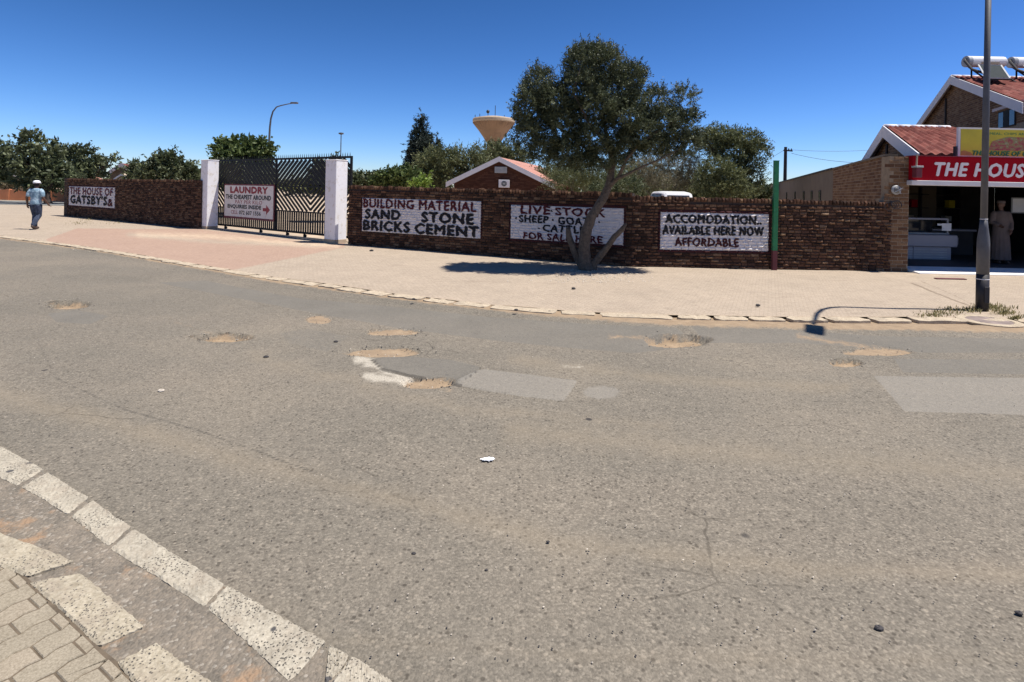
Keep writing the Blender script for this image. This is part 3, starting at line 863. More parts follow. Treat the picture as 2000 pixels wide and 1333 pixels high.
NVAR = 14
VAR = {}
def brick_verts(w, h, r, dep=None, rough=.012):
    if dep is None: dep = .03 if rough > .008 else .007
    # local: x 0..w, y outwards negative, z 0..h ; rough pillowed face
    o = [-(dep * .35 + r.random() * rough) for _ in range(4)]
    oc = -(dep * .7 + r.random() * rough * 1.6)
    m = .18
    j = lambda k: (r.random() - .5) * k
    v = [(0, 0, 0), (w, 0, 0), (w, 0, h), (0, 0, h),
         (j(.006) + .002, o[0], j(.006) + .002), (w + j(.006) - .002, o[1], j(.006) + .002), (w + j(.006) - .002, o[2], h + j(.006) - .002), (j(.006) + .002, o[3], h + j(.006) - .002),
         (w * (.3 + j(.2)), oc, h * (.5 + j(.3))), (w * (.7 + j(.2)), oc - (r.random() - .5) * rough, h * (.5 + j(.3)))]
    f = [(0, 1, 5, 4), (1, 2, 6, 5), (2, 3, 7, 6), (3, 0, 4, 7), (4, 5, 9, 8), (5, 6, 9), (6, 7, 8, 9), (7, 4, 8)]
    return v, f
def variant(kind, w, h, rough, mat, i):
    key = (kind, i)
    if key not in VAR:
        r = random.Random(i * 31 + len(kind))
        v, f = brick_verts(w, h, r, rough=rough)
        mb = MB(); mb.add(v, f, tone=((i * 0.618) % 1.0))
        VAR[key] = mb.mesh(kind, mat)
    return VAR[key]

class Brickwork:
    """lays courses on a wall line; keeps relief so that lettering can follow the faces"""
    def __init__(s, line, parent, mat, base=0.0, bl=.222, bh=.0635, joint=.011, rough=.012, kind='brick'):
        s.line, s.parent, s.mat, s.base, s.bl, s.bh, s.j, s.rough, s.kind = line, parent, mat, base, bl, bh, joint, rough, kind + ('_rough' if rough > .008 else '_stock')
        s.bricks = []; s.rows = {}
    def lay(s, s0, s1, ztop, panels=(), skip=None, soldier=0.0):
        ch = s.bh + s.j; k = 0; z = s.base
        top = ztop if callable(ztop) else (lambda a: ztop)
        while True:
            zc = z + s.bh / 2
            cuts = []
            for p in panels:
                if p['z0'] - .045 < zc < p['z1'] + .045: cuts += [p['s0'] - .05, p['s0'], p['s1'], p['s1'] + .05]
            a = s0 - (s.bl + s.j) * (.5 if k % 2 else 0) - random.random() * .03
            if z > max(top(s0 + (s1 - s0) * t / 8) for t in range(9)) - soldier: break
            while a < s1:
                w = s.bl * random.uniform(.72, 1.08) if s.rough > .008 else s.bl
                x0, x1 = max(a, s0), min(a + w, s1)
                a += w + s.j
                if x1 - x0 < .03: continue
                pts = [x0] + sorted(c for c in cuts if x0 + .004 < c < x1 - .004) + [x1]
                tone = random.random()
                for u0, u1 in zip(pts[:-1], pts[1:]):
                    um = (u0 + u1) / 2
                    if z + s.bh * .6 > top(um) - soldier: continue
                    if skip and skip(um, zc): continue
                    paint = None
                    for p in panels:
                        if p['s0'] <= um <= p['s1'] and p['z0'] <= zc <= p['z1']: paint = 'paint_white'
                        elif p['s0'] - .05 <= um <= p['s1'] + .05 and p['z0'] - .045 <= zc <= p['z1'] + .045: paint = 'paint_maroon'
                    s.bricks.append([u0, u1 - u0, z, s.bh, paint, tone, False])
            z += ch; k += 1
        if soldier:
            a = s0
            while a < s1 - .03:
                t = top(a + .04)
                h = soldier - s.j + random.uniform(-.022, .016)
                if not (skip and skip(a + .04, t - .05)):
                    s.bricks.append([a, min(.068, s1 - a) , t - soldier + s.j, h, None, random.random(), True])
                a += .068 + s.j * random.uniform(.9, 1.5)
    def finish(s, singles=300, depth_back=.0):
        L = s.line
        cd = lambda b: (L.pt(b[0] + b[1] / 2, b[2]) - Vector((0, 0, H))).length
        order = sorted(range(len(s.bricks)), key=lambda i: cd(s.bricks[i]))
        single = set(order[:singles])
        bulk = {}
        s.relief = {}
        for i, b in enumerate(s.bricks):
            u, w, z, h, paint, tone, sold = b
            if i in single:
                vi = int(tone * NVAR) % NVAR
                me = variant(s.kind + ('_upright' if sold else ''), .068 if sold else s.bl, .1 if sold else s.bh, s.rough, s.mat, vi)
                o = link('brick', me, s.parent, L.pt(u, z), rot=(0, 0, L.ang), scale=(w / (.068 if sold else s.bl), 1, h / (.1 if sold else s.bh)))
                if paint:
                    o.material_slots[0].link = 'OBJECT'; o.material_slots[0].material = M[paint]
                v = [tuple(t.co) for t in me.vertices]
                oc = (v[8][1] + v[9][1]) / 2; ed = sum(v[k][1] for k in (4, 5, 6, 7)) / 4
            else:
                r = random.Random(i * 7 + 1)
                v, f = brick_verts(w, h, r, rough=s.rough)
                mb = bulk.setdefault(paint, MB())
                ca, sa_ = math.cos(L.ang), math.sin(L.ang)
                o0 = L.pt(u, z)
                mb.add([(o0.x + x * ca - y * sa_, o0.y + x * sa_ + y * ca, o0.z + zz) for x, y, zz in v], f, tone)
                oc = (v[8][1] + v[9][1]) / 2; ed = sum(v[k][1] for k in (4, 5, 6, 7)) / 4
            if paint: s.relief.setdefault(round(z, 3), []).append((u, w, h, -oc, -ed))
        for k in s.relief: s.relief[k].sort()
        for paint, mb in bulk.items():
            me = mb.mesh('bricks', M[paint] if paint else s.mat)
            o = link('bricks' if not paint else 'painted_bricks', me, s.parent); o['kind'] = 'stuff'
    def height(s, a, z):
        ch = s.bh + s.j
        row = s.base + math.floor((z - s.base) / ch) * ch
        best = None
        for k in s.relief:
            if abs(k - row) < .006: best = s.relief[k]
        if not best: return .03
        for u, w, h, oc, ed in best:
            if u - s.j <= a <= u + w + s.j:
                tx = min(1, 2.6 * min(max(a - u, 0), max(u + w - a, 0)) / w); tz = min(1, 2.2 * min(max(z - row, 0), max(row + h - z, 0)) / h)
                return ed + (oc - ed) * min(tx, tz)
        return .02

def text_mesh(txt, bold=.02, shear=0.0, spacing=1.0, res=2):
    cu = bpy.data.curves.new('lettering', 'FONT'); cu.body = txt; cu.offset = bold; cu.shear = shear
    cu.space_character = spacing; cu.resolution_u = res; cu.fill_mode = 'FRONT'
    ob = bpy.data.objects.new('lettering', cu); scene.collection.objects.link(ob)
    dg = bpy.context.evaluated_depsgraph_get()
    me = bpy.data.meshes.new_from_object(ob.evaluated_get(dg))
    bpy.data.objects.remove(ob); bpy.data.curves.remove(cu)
    bm = bmesh.new(); bm.from_mesh(me); bpy.data.meshes.remove(me)
    xs = [v.co.x for v in bm.verts]; ys = [v.co.y for v in bm.verts]
    return bm, min(xs), max(xs), min(ys), max(ys)

def fit_text(name, txt, mat, to3d, s0, s1, z0, z1, parent, bold=.03, shear=0.0, grid=None, thick=.003, wob=0.0, spacing=1.05):
    bm, x0, x1, y0, y1 = text_mesh(txt, 0.0, shear, spacing)
    for v in bm.verts:
        v.co.x = s0 + (v.co.x - x0) / (x1 - x0) * (s1 - s0)
        v.co.y = z0 + (v.co.y - y0) / (y1 - y0) * (z1 - z0)
        v.co.z = 0
    if grid:
        gx, gz = grid
        a = math.ceil(s0 / gx) * gx
        while a < s1:
            bmesh.ops.bisect_plane(bm, geom=bm.verts[:] + bm.edges[:] + bm.faces[:], plane_co=(a, 0, 0), plane_no=(1, 0, 0)); a += gx
        a = math.ceil(z0 / gz) * gz
        while a < z1:
            bmesh.ops.bisect_plane(bm, geom=bm.verts[:] + bm.edges[:] + bm.faces[:], plane_co=(0, a, 0), plane_no=(0, 1, 0)); a += gz
    if not grid:
        bmesh.ops.remove_doubles(bm, verts=bm.verts, dist=1e-5)
        r = bmesh.ops.extrude_face_region(bm, geom=bm.faces[:])
        for v in [e for e in r['geom'] if isinstance(e, bmesh.types.BMVert)]: v.co.z += thick
    if bold > .02:
        hgt = (z1 - z0); bb = hgt * bold * 2.0
        tmp = bpy.data.meshes.new('tmp'); bm.to_mesh(tmp); bm2 = bmesh.new()
        for dx, dz, dy in ((-bb, 0, 0), (bb, 0, .0006), (0, bb * .8, .0012), (0, -bb * .8, .0018)):
            n0 = len(bm2.verts); bm2.from_mesh(tmp); bm2.verts.ensure_lookup_table()
            for v in bm2.verts[n0:]: v.co.x += dx; v.co.y += dz; v.co.z += dy
        bpy.data.meshes.remove(tmp); bm.free(); bm = bm2
    for v in bm.verts:
        a, z, t = v.co.x, v.co.y, v.co.z
        if wob:
            a += wob * math.sin(z * 37 + a * 5); z += wob * math.sin(a * 29 + z * 11)
        v.co = to3d(a, z, t)
    bmesh.ops.recalc_face_normals(bm, faces=bm.faces)
    me = bpy.data.meshes.new(name); bm.to_mesh(me); bm.free()
    me.materials.append(mat)
    return link(name, me, parent)

def wall_text(bw, txt, x0, x1, z0, z1, mat, parent, bold=.035, wob=.008, spacing=1.12):
    L = bw.line
    ch = bw.bh + bw.j
    def to3d(a, z, t): return L.pt(a, z, bw.height(a, z) + .011 + t)
    return fit_text('lettering', txt, M[mat], to3d, x0, x1, z0, z1, parent, bold=bold, grid=(.04, .0172), wob=wob, spacing=spacing)

def core(line, parent, s0, s1, z0, z1, thick, mat, name='wall_core', front=0.0):
    z1f = z1 if callable(z1) else (lambda a: z1)
    N = 1 if not callable(z1) else 24
    for k in range(N):
        a, b = s0 + (s1 - s0) * k / N, s0 + (s1 - s0) * (k + 1) / N
        mb = MB() if k == 0 else mb
        p = [line.pt(a, z0, front), line.pt(b, z0, front), line.pt(b, z0, front - thick), line.pt(a, z0, front - thick)]
        q = [Vector((t.x, t.y, z1f(a) if i in (0, 3) else z1f(b))) for i, t in enumerate(p)]
        mb.hexa(p + q)
    return mb.build(name, mat, parent)

WA0, WB0, WE0 = (-4.75, 16.44), (2.71, 12.68), (8.62, 12.80)
# ---- main street wall
mw = thing('street_wall', 'long dark rough brick wall with painted adverts, from the right gate pillar to the shop', 'brick wall', (2.71, 12.68, 0))
LA = WallLine(WA0, WB0); LB = WallLine(WB0, WE0)
def panel(line, tl, br):
    s0, z1 = line.at(*tl); s1, z0 = line.at(*br)
    return dict(s0=s0, s1=s1, z0=z0, z1=z1)
pA = panel(LA, (709, 387), (939, 464.5)); pL = panel(LA, (999, 400), (1217.5, 480)); pC = panel(LB, (1290, 413), (1499.5, 492))
topA = lambda a: 1.775 - .06 * a / 8.35 
topB = lambda a: 1.655 - .03 * a / 6
def wtop(line): return topA if line is LA else topB
bwA = Brickwork(LA, mw, M['rough_brick'], base=.05, bl=.17, bh=.058, rough=.021); bwA.lay(0, LA.L, topA, [pA, pL], soldier=.115)
bwB = Brickwork(LB, mw, M['rough_brick'], base=.05, bl=.17, bh=.058, rough=.021); bwB.lay(0, LB.L, topB, [pC], soldier=.115)
# share the 300 nearest bricks between the two runs
allb = sorted([((bw.line.pt(b[0], b[2]) - Vector((0, 0, H))).length, k) for k, bw in enumerate((bwA, bwB)) for b in bw.bricks])[:300]
nA = sum(1 for _, k in allb if k == 0)
bwA.finish(nA); bwB.finish(300 - nA)
core(LA, mw, 0, LA.L, 0, lambda a: topA(a) - .012, .2, M['mortar_dark'])
core(LB, mw, .0, LB.L, 0, lambda a: topB(a) - .012, .2, M['mortar_dark'], front=-.001)
# painted mortar behind the panels
for L_, p in ((LA, pA), (LA, pL), (LB, pC)):
    mb = MB(); mb.hexa([L_.pt(p['s0'], p['z0'], .007), L_.pt(p['s1'], p['z0'], .007), L_.pt(p['s1'], p['z0'], -.02), L_.pt(p['s0'], p['z0'], -.02),
                        L_.pt(p['s0'], p['z1'], .007), L_.pt(p['s1'], p['z1'], .007), L_.pt(p['s1'], p['z1'], -.02), L_.pt(p['s0'], p['z1'], -.02)])
    mb.build('painted_joints', M['paint_white'], mw)
def T(bw, p, txt, fx0, fx1, fz0, fz1, mat, **k):
    w = p['s1'] - p['s0']; h = p['z1'] - p['z0']
    wall_text(bw, txt, p['s0'] + w * fx0, p['s0'] + w * fx1, p['z0'] + h * fz0, p['z0'] + h * fz1, mat, mw if bw is not bwL else lw, **k)
bwL = None
T(bwA, pA, 'BUILDING MATERIAL', .015, .965, .72, .985, 'letter_maroon', bold=.03)
T(bwA, pA, 'SAND', .035, .345, .385, .665, 'letter_black', bold=.05)
T(bwA, pA, 'STONE', .535, .945, .36, .645, 'letter_black', bold=.05)
T(bwA, pA, 'BRICKS', .02, .43, .03, .315, 'letter_black', bold=.05)
T(bwA, pA, 'CEMENT', .48, .985, .015, .30, 'letter_black', bold=.05)
T(bwA, pL, 'LIVE', .10, .37, .76, .985, 'letter_maroon', bold=.035)
T(bwA, pL, 'STOCK', .42, .85, .75, .965, 'letter_maroon', bold=.035)
T(bwA, pL, 'SHEEP', .085, .355, .51, .715, 'letter_black', bold=.035)
T(bwA, pL, 'GOATS', .445, .76, .50, .705, 'letter_black', bold=.035)
T(bwA, pL, 'CATTLE', .31, .68, .27, .47, 'letter_black', bold=.035)
T(bwA, pL, 'FOR SALE HERE', .13, .83, .03, .22, 'letter_maroon', bold=.035)
for fx, fz in ((.05, .62), (.395, .61), (.80, .61), (.27, .36), (.71, .36), (.385, .87)):
    w = pL['s1'] - pL['s0']; h = pL['z1'] - pL['z0']
    a, z = pL['s0'] + w * fx, pL['z0'] + h * fz
    mb = MB(); n = 10; r = .026
    vs = [LA.pt(a + r * math.cos(2 * PI * k / n), z + r * math.sin(2 * PI * k / n), bwA.height(a, z) + .006) for k in range(n)]
    vs2 = [LA.pt(a + r * math.cos(2 * PI * k / n), z + r * math.sin(2 * PI * k / n), 0.01) for k in range(n)]
    mb.add(vs + vs2, [tuple(range(n))] + [(k, (k + 1) % n, n + (k + 1) % n, n + k) for k in range(n)])
    mb.build('lettering', M['letter_black'], mw)
T(bwB, pC, 'ACCOMODATION..', .045, .93, .71, .93, 'letter_black', bold=.04)
T(bwB, pC, 'AVAILABLE HERE NOW', .02, .95, .42, .64, 'letter_black', bold=.04)
T(bwB, pC, 'AFFORDABLE', .135, .72, .12, .33, 'paint_maroon', bold=.035)
# end pier by the bend where the wall steps down
for L_, s0, s1, zt in ((LA, LA.L - .16, LA.L, 1.735),):
    pass
# ---- left street wall
LL = WallLine(G(127, 421.5, .05), G(392, 447, .05))
lw = thing('short_street_wall', 'shorter dark brick wall left of the gate with THE HOUSE OF painted on it', 'brick wall', LL.pt(LL.L / 2, 0))
pG = panel(LL, (136, 363), (225, 406)); pG['z0'] -= .02
bwL = Brickwork(LL, lw, M['rough_brick'], base=.05, bl=.17, bh=.058, rough=.021)
bwL.lay(0, LL.L, 1.875, [pG], soldier=.115); bwL.finish(300)
core(LL, lw, 0, LL.L, 0, 1.86, .2, M['mortar_dark'])
mb = MB(); p = pG; mb.hexa([LL.pt(p['s0'], p['z0'], .007), LL.pt(p['s1'], p['z0'], .007), LL.pt(p['s1'], p['z0'], -.02), LL.pt(p['s0'], p['z0'], -.02), LL.pt(p['s0'], p['z1'], .007), LL.pt(p['s1'], p['z1'], .007), LL.pt(p['s1'], p['z1'], -.02), LL.pt(p['s0'], p['z1'], -.02)])
mb.build('painted_joints', M['paint_white'], lw)
T(bwL, pG, 'THE HOUSE OF', .03, .96, .58, .93, 'letter_faded', bold=.03)
T(bwL, pG, "GATSBY'S", .05, .85, .12, .53, 'letter_black', bold=.05)
T(bwL, pG, '&', .87, .96, .10, .42, 'letter_maroon', bold=.05)
# left quoin of the short wall (returns backwards)
core(LL, lw, -.06, .30, 0, 1.90, .34, M['mortar_dark'], name='end_pier', front=.03)

# ---- gate pillars
GL = WallLine(G(404, 448, .05), G(655, 476, .05))      # line through the pillars' front faces
def pillar(sx, label, top_px, w=.5, d=.42):
    c = GL.pt(sx, 0, -d / 2)
    t = thing('gate_pillar', label, 'pillar', (c.x, c.y, 0.04), 'white pillars either side of the black gate')
    z1 = top_px
    mb = MB(); mb.box((c.x, c.y, z1 / 2 + .02), (w, d, z1 - .04), GL.ang)
    mb.build('shaft', M['pillar_white'], t, bevel=.012)
    mb = MB(); mb.box((c.x, c.y, .10), (w + .012, d + .012, .13), GL.ang); mb.build('splash_plinth', M['white_slab'] if False else M['concrete'], t, bevel=.01)
    mb = MB(); mb.box((c.x, c.y, z1 + .012), (w + .02, d + .02, .03), GL.ang); mb.build('cap', M['pillar_white'], t, bevel=.008)
    return t
_, zt1 = GL.at(404, 313); _, zt2 = GL.at(655, 313)
s1_, _ = GL.at(404, 400); s2_, _ = GL.at(655, 400)
pillar(s1_ - .25, 'white gate pillar at the end of the shorter wall', zt1)
pillar(s2_ - .25, 'white gate pillar at the start of the long advert wall', zt2)

# ================================================================== GATE
GP = WallLine(GL.pt(-1.2, 0, -.60).xy, GL.pt(GL.L + 1.2, 0, -.60).xy)
ga0, _ = GP.at(414, 400); ga1, _ = GP.at(687.5, 330); gm, _ = GP.at(538.5, 400)
_, gz1 = GP.at(541, 309); _, gz0 = GP.at(541, 452.5)
gate = thing('sliding_gate', 'black steel sliding gate with chevron bars and spikes between two white pillars', 'gate', GP.pt((ga0 + ga1) / 2, .05))
KB = M['gate_black']
def gbar(a, za, b, zb, w=.042, t=.02, off=0.0, name='bar'):
    p, q = GP.pt(a, za, off), GP.pt(b, zb, off)
    nn = Vector((GP.n.x, GP.n.y, 0)); d = (q - p); Lb = d.length; d.normalize(); side = nn.cross(d)
    mb = MB(); mb.box((p + q) / 2, (Lb, t, w), axes=(d, nn, side))
    return mb.build(name, KB, gate)
gh = gz1 - gz0
z_a, z_b = gz0 + gh * .62, gz0 + gh * .29
for z, nm in ((gz1 - .03, 'top_rail'), (z_a, 'middle_rail'), (z_b, 'lower_rail'), (gz0 + .05, 'bottom_rail')):
    gbar(ga0, z, ga1, z, .065 if nm in ('top_rail', 'bottom_rail') else .045, .05, 0, nm)
for a in (ga0 + .03, gm, ga1 - .03):
    gbar(a, gz0 + .02, a, gz1, .07, .052, 0, 'frame_post')
def chevrons(s0, s1, zb, zt, up):
    bwid = .112 if up else .086
    m = (s0 + s1) / 2; half = (s1 - s0) / 2; sl = .80; pitch = .182
    z = zb - (0 if up else sl * half) - .02
    while z < zt + (sl * half if up else 0):
        for sg in (-1, 1):
            # z(a) = z -/+ sl*|a-m|
            pts = []
            for k in range(61):
                r = half * k / 60; zz = z - sl * r if up else z + sl * r
                if zb <= zz <= zt: pts.append((m + sg * r, zz))
            if len(pts) > 5: gbar(pts[0][0], pts[0][1], pts[-1][0], pts[-1][1], bwid, .014, .012)
        z += pitch
for s0, s1 in ((ga0 + .06, gm - .03), (gm + .03, ga1 - .06)):
    chevrons(s0, s1, z_a + .02, gz1 - .06, True)
    chevrons(s0, s1, z_b + .02, z_a - .02, False)
    n = int((s1 - s0) / .125)
    for k in range(n):
        a = s0 + (k + .5) * (s1 - s0) / n
        gbar(a, gz0 + .08, a, z_b - .02, .074, .02, 0, 'picket')
a = ga0 + .05
spk = MB().lathe((0, 0, 0), [(.012, 0), (.010, .06), (.001, .12)], 5).mesh('spike', KB)
while a < ga1:
    link('spike', spk, gate, GP.pt(a, gz1)); a += .115
for px in (441, 510, 562, 596):
    s, _ = GP.at(px, 440)
    mb = MB(); mb.lathe(GP.pt(s, gz0 - .045), [(.03, -.02), (.055, -.02), (.055, .02), (.03, .02)], 12, axis='Y'); mb.build('wheel', KB, gate)
    gbar(s, gz0 - .06, s, gz0 + .03, .05, .03, .03, 'wheel_bracket')
tr = MB(); tr.hexa([GP.pt(ga0, .03, .09), GP.pt(ga1 + .1, .03, .09), GP.pt(ga1 + .1, .03, -.09), GP.pt(ga0, .03, -.09), GP.pt(ga0, .062, .09), GP.pt(ga1 + .1, .062, .09), GP.pt(ga1 + .1, .062, -.09), GP.pt(ga0, .062, -.09)])
tag(tr.build('gate_track', M['concrete']), 'pale concrete strip under the black sliding gate', 'track')

# ---- laundry sign wired to the gate
SG = WallLine(GP.pt(0, 0, .055).xy, GP.pt(GP.L, 0, .055).xy)
sA = SG.at(438.5, 359); sB = SG.at(535, 433)
sg_s0, sg_s1, sg_z1, sg_z0 = sA[0], sB[0], sA[1], sB[1]
lsg = thing('laundry_sign', 'white laundry sign with maroon border hanging on the black gate', 'sign', SG.pt((sg_s0 + sg_s1) / 2, sg_z0))
def plate(L_, s0, s1, z0, z1, f, b, name, mat, parent):
    mb = MB(); mb.hexa([L_.pt(s0, z0, f), L_.pt(s1, z0, f), L_.pt(s1, z0, b), L_.pt(s0, z0, b), L_.pt(s0, z1, f), L_.pt(s1, z1, f), L_.pt(s1, z1, b), L_.pt(s0, z1, b)])
    return mb.build(name, mat, parent)
plate(SG, sg_s0, sg_s1, sg_z0, sg_z1, 0, -.02, 'border', M['sign_maroon'], lsg)
plate(SG, sg_s0 + .035, sg_s1 - .06, sg_z0 + .075, sg_z1 - .05, .004, .0005, 'board', M['sign_white'], lsg)
bw0, bw1, bz0, bz1 = sg_s0 + .035, sg_s1 - .06, sg_z0 + .075, sg_z1 - .05
def lt(txt, fx0, fx1, fz0, fz1, mat, bold=.04):
    W_, H_ = bw1 - bw0, bz1 - bz0
    fit_text('lettering', txt, mat, lambda a, z, t: SG.pt(a, z, .0055 + t), bw0 + W_ * fx0, bw0 + W_ * fx1, bz0 + H_ * fz0, bz0 + H_ * fz1, lsg, bold=bold, thick=.002)
lt('LAUNDRY', .13, .89, .765, .955, M['sign_redtext'], .06)
lt('THE CHEAPEST AROUND', .03, .955, .565, .70, M['sign_blacktext'])
lt('PAY PER KILO', .24, .79, .42, .535, M['sign_redtext'], .02)
lt('ENQUIRIES INSIDE', .075, .77, .25, .385, M['sign_blacktext'])
lt('CELL', .15, .295, .08, .20, M['sign_redtext'], .02)
lt('072 607 1556', .325, .765, .08, .20, M['sign_blacktext'], .025)
W_, H_ = bw1 - bw0, bz1 - bz0
ar = [(.805, .225), (.87, .225), (.87, .12), (.94, .275), (.87, .42), (.87, .325), (.805, .325)]
mb = MB(); mb.prism([(bw0 + W_ * a, bz0 + H_ * b) for a, b in ar], .0055, .008, lambda a, b, h: SG.pt(a, b, h)); mb.build('arrow', M['sign_redtext'], lsg)

# ================================================================== VEGETATION
def foliage(parent, blobs, n, L, W, mat, twig=14, tl=.3, seed=1, shell=.5, up=.35, droop=0.0, name='crown', gap=.25, spread=.9):
    r = np.random.default_rng(seed)
    C_ = np.array([tuple(b[0]) for b in blobs]); R_ = np.array([b[1] for b in blobs], float)
    w = (R_[:, 0] * R_[:, 2] + R_[:, 0] * R_[:, 1] + R_[:, 1] * R_[:, 2]); w = w / w.sum()
    nt = int(n / twig / (1 - gap))
    bi = r.choice(len(blobs), nt, p=w)
    d = r.normal(size=(nt, 3)); d /= np.linalg.norm(d, axis=1)[:, None]
    rad = 1 - shell * (1 - r.random(nt) ** .45)
    rad *= 1 + .10 * np.sin(d[:, 0] * 7 + bi) * np.sin(d[:, 2] * 6 + bi * 2) + .08 * np.sin(d[:, 1] * 13 + d[:, 2] * 11)
    P = C_[bi] + d * R_[bi] * rad[:, None]
    s = 2.6 / np.mean(R_)
    g = np.sin(P[:, 0] * s * 1.9 + P[:, 2] * s * .8 + 1) + np.sin(P[:, 2] * s * 2.2 - P[:, 1] * s * 1.1 + seed) + np.sin(P[:, 1] * s * 1.7 + P[:, 0] * s * .6 + 2)
    keep = g > np.quantile(g, gap)
    keep |= r.random(nt) < .12
    P, d = P[keep], d[keep]; nt = len(P)
    ax = d * .9 + r.normal(size=(nt, 3)) * .45 + np.array([0, 0, up - droop]); ax /= np.linalg.norm(ax, axis=1)[:, None]
    ttone = np.clip(r.normal(.45, .2, nt) + .10 * np.sin(P[:, 0] * s + P[:, 2] * s), 0, 1)
    tlen = tl * r.uniform(.5, 1.3, nt)
    k = twig
    T_ = np.repeat(P, k, 0); AX = np.repeat(ax, k, 0); TL = np.repeat(tlen, k); TT = np.repeat(ttone, k)
    N = len(T_); t = r.random(N)
    c = T_ + AX * (TL * t)[:, None] + r.normal(size=(N, 3)) * (tl * .10)
    ld = AX * .8 + r.normal(size=(N, 3)) * spread * .6; ld[:, 2] -= droop * .6; ld /= np.linalg.norm(ld, axis=1)[:, None]
    wd = np.cross(ld, r.normal(size=(N, 3))); wd /= (np.linalg.norm(wd, axis=1)[:, None] + 1e-6)
    ls = L * r.uniform(.6, 1.25, N)[:, None]; ws = W * r.uniform(.7, 1.2, N)[:, None]
    v = np.stack([c - ld * ls / 2, c + wd * ws / 2, c + ld * ls / 2, c - wd * ws / 2], 1).reshape(-1, 3)
    q = np.arange(N * 4).reshape(-1, 4)
    tone = np.clip(TT + r.normal(0, .16, N), 0, 1)
    me = np_mesh(name, v, q, mat, fattrs=dict(tone=tone))
    return link(name, me, parent)

def B(x, y, rx, ry, D, dep=None, dd=0.0):
    return (A(x, y, D + dd), (rx * D / F, dep if dep else rx * D / F * .9, ry * D / F))

def limb(p0, p1, r0, r1, bend=.12, n=6, seed=0):
    r = random.Random(seed); p0, p1 = Vector(p0), Vector(p1); L_ = (p1 - p0).length
    off = Vector((r.uniform(-1, 1), r.uniform(-1, 1), r.uniform(-.3, .3))) * L_ * bend
    pts = []
    for i in range(n):
        t = i / (n - 1)
        pts.append(p0.lerp(p1, t) + off * math.sin(t * PI) + Vector((r.uniform(-1, 1), r.uniform(-1, 1), 0)) * L_ * .02)
    return pts, [r0 + (r1 - r0) * i / (n - 1) for i in range(n)]

def tree(name, label, cat, base, blobs, n, L, W, leaf, bark, r0, fork=.35, seed=1, group=None, **kw):
    base = Vector(base)
    t = thing(name, label, cat, base, group)
    cz = sum((b[0] for b in blobs), Vector((0, 0, 0))) / len(blobs)
    fk = base.lerp(Vector((cz.x * .5 + base.x * .5, base.y, cz.z)), fork)
    mb = MB(); pts, rr = limb(base, fk, r0, r0 * .75, .06, 6, seed); rr[0] *= 1.35
    mb.tube(pts, rr, 8); mb.build('trunk', M[bark], t, smooth=True)
    lb = MB()
    for i, b in enumerate(blobs):
        pts, rr = limb(fk - Vector((0, 0, .05)), b[0], r0 * .5, r0 * .12, .12, 6, seed + i)
        lb.tube(pts, rr, 6)
        for k in range(4):
            rr_ = random.Random(seed * 9 + i * 5 + k)
            e = b[0] + Vector((rr_.uniform(-1, 1) * b[1][0], rr_.uniform(-1, 1) * b[1][1], rr_.uniform(-.4, 1) * b[1][2])) * .85
            p2, r2 = limb(pts[3 + k % 3], e, r0 * .2, r0 * .05, .1, 4, k)
            lb.tube(p2, r2, 5)
    lb.build('branches', M[bark], t, smooth=True)
    foliage(t, blobs, n, L, W, M[leaf], seed=seed, **kw)
    return t

# ---- the street tree before the wall
TD = G(1145, 527, .05).y
tb = G(1145, 527, .05)
olive = thing('street_tree', 'dark green street tree with several leaning trunks in front of the livestock advert', 'tree', tb)
def ptube(name, pts, D, mat=M['bark'], parent=olive, n=10):
    mb = MB(); P = []; R = []
    for i, (x, y, r, dd) in enumerate(pts):
        p = A(x, y, D + dd); P.append(p); R.append(r)
    # smooth the path with midpoints
    P2, R2 = [], []
    for i in range(len(P) - 1):
        for t in (0, .33, .66):
            j = random.uniform(-.012, .012)
            P2.append(P[i].lerp(P[i + 1], t) + Vector((j, j * .6, 0))); R2.append((R[i] * (1 - t) + R[i + 1] * t) * random.uniform(.93, 1.07))
    P2.append(P[-1]); R2.append(R[-1])
    mb.tube(P2, R2, n); return mb.build(name, mat, parent, smooth=True)
ptube('trunk', [(1148, 534, .19, 0), (1144, 515, .15, 0), (1140, 490, .125, 0), (1144, 455, .115, .02), (1154, 426, .105, .05), (1167, 404, .095, .08), (1180, 384, .09, .1), (1191, 356, .08, .12), (1196, 322, .065, .15), (1191, 284, .05, .15), (1180, 240, .03, .1), (1172, 180, .012, 0)], TD)
ptube('limb', [(1154, 530, .10, -.02), (1160, 515, .085, -.04), (1181, 489, .07, -.1), (1201, 462, .06, -.14), (1216, 447, .05, -.16), (1223, 436, .03, -.17)], TD)
ptube('limb', [(1142, 528, .10, .04), (1130, 508, .08, .1), (1119, 485, .075, .14), (1112, 462, .065, .18), (1110, 444, .05, .2)], TD)
ptube('limb', [(1188, 366, .05, .1), (1208, 346, .042, 0), (1225, 310, .036, -.15), (1244, 284, .03, -.3), (1275, 262, .02, -.4), (1320, 235, .01, -.4)], TD)
ptube('limb', [(1193, 340, .045, .12), (1160, 300, .04, .3), (1110, 265, .03, .4), (1065, 225, .014, .4)], TD)
ptube('limb', [(1194, 312, .045, .15), (1222, 260, .032, .5), (1238, 205, .018, .7), (1240, 160, .01, .7)], TD)
ptube('limb', [(1191, 290, .04, .1), (1150, 240, .03, -.4), (1120, 180, .02, -.6), (1135, 130, .008, -.6)], TD)
ptube('limb', [(1200, 352, .034, .0), (1245, 330, .026, -.2), (1290, 310, .016, -.3), (1330, 290, .008, -.3)], TD)
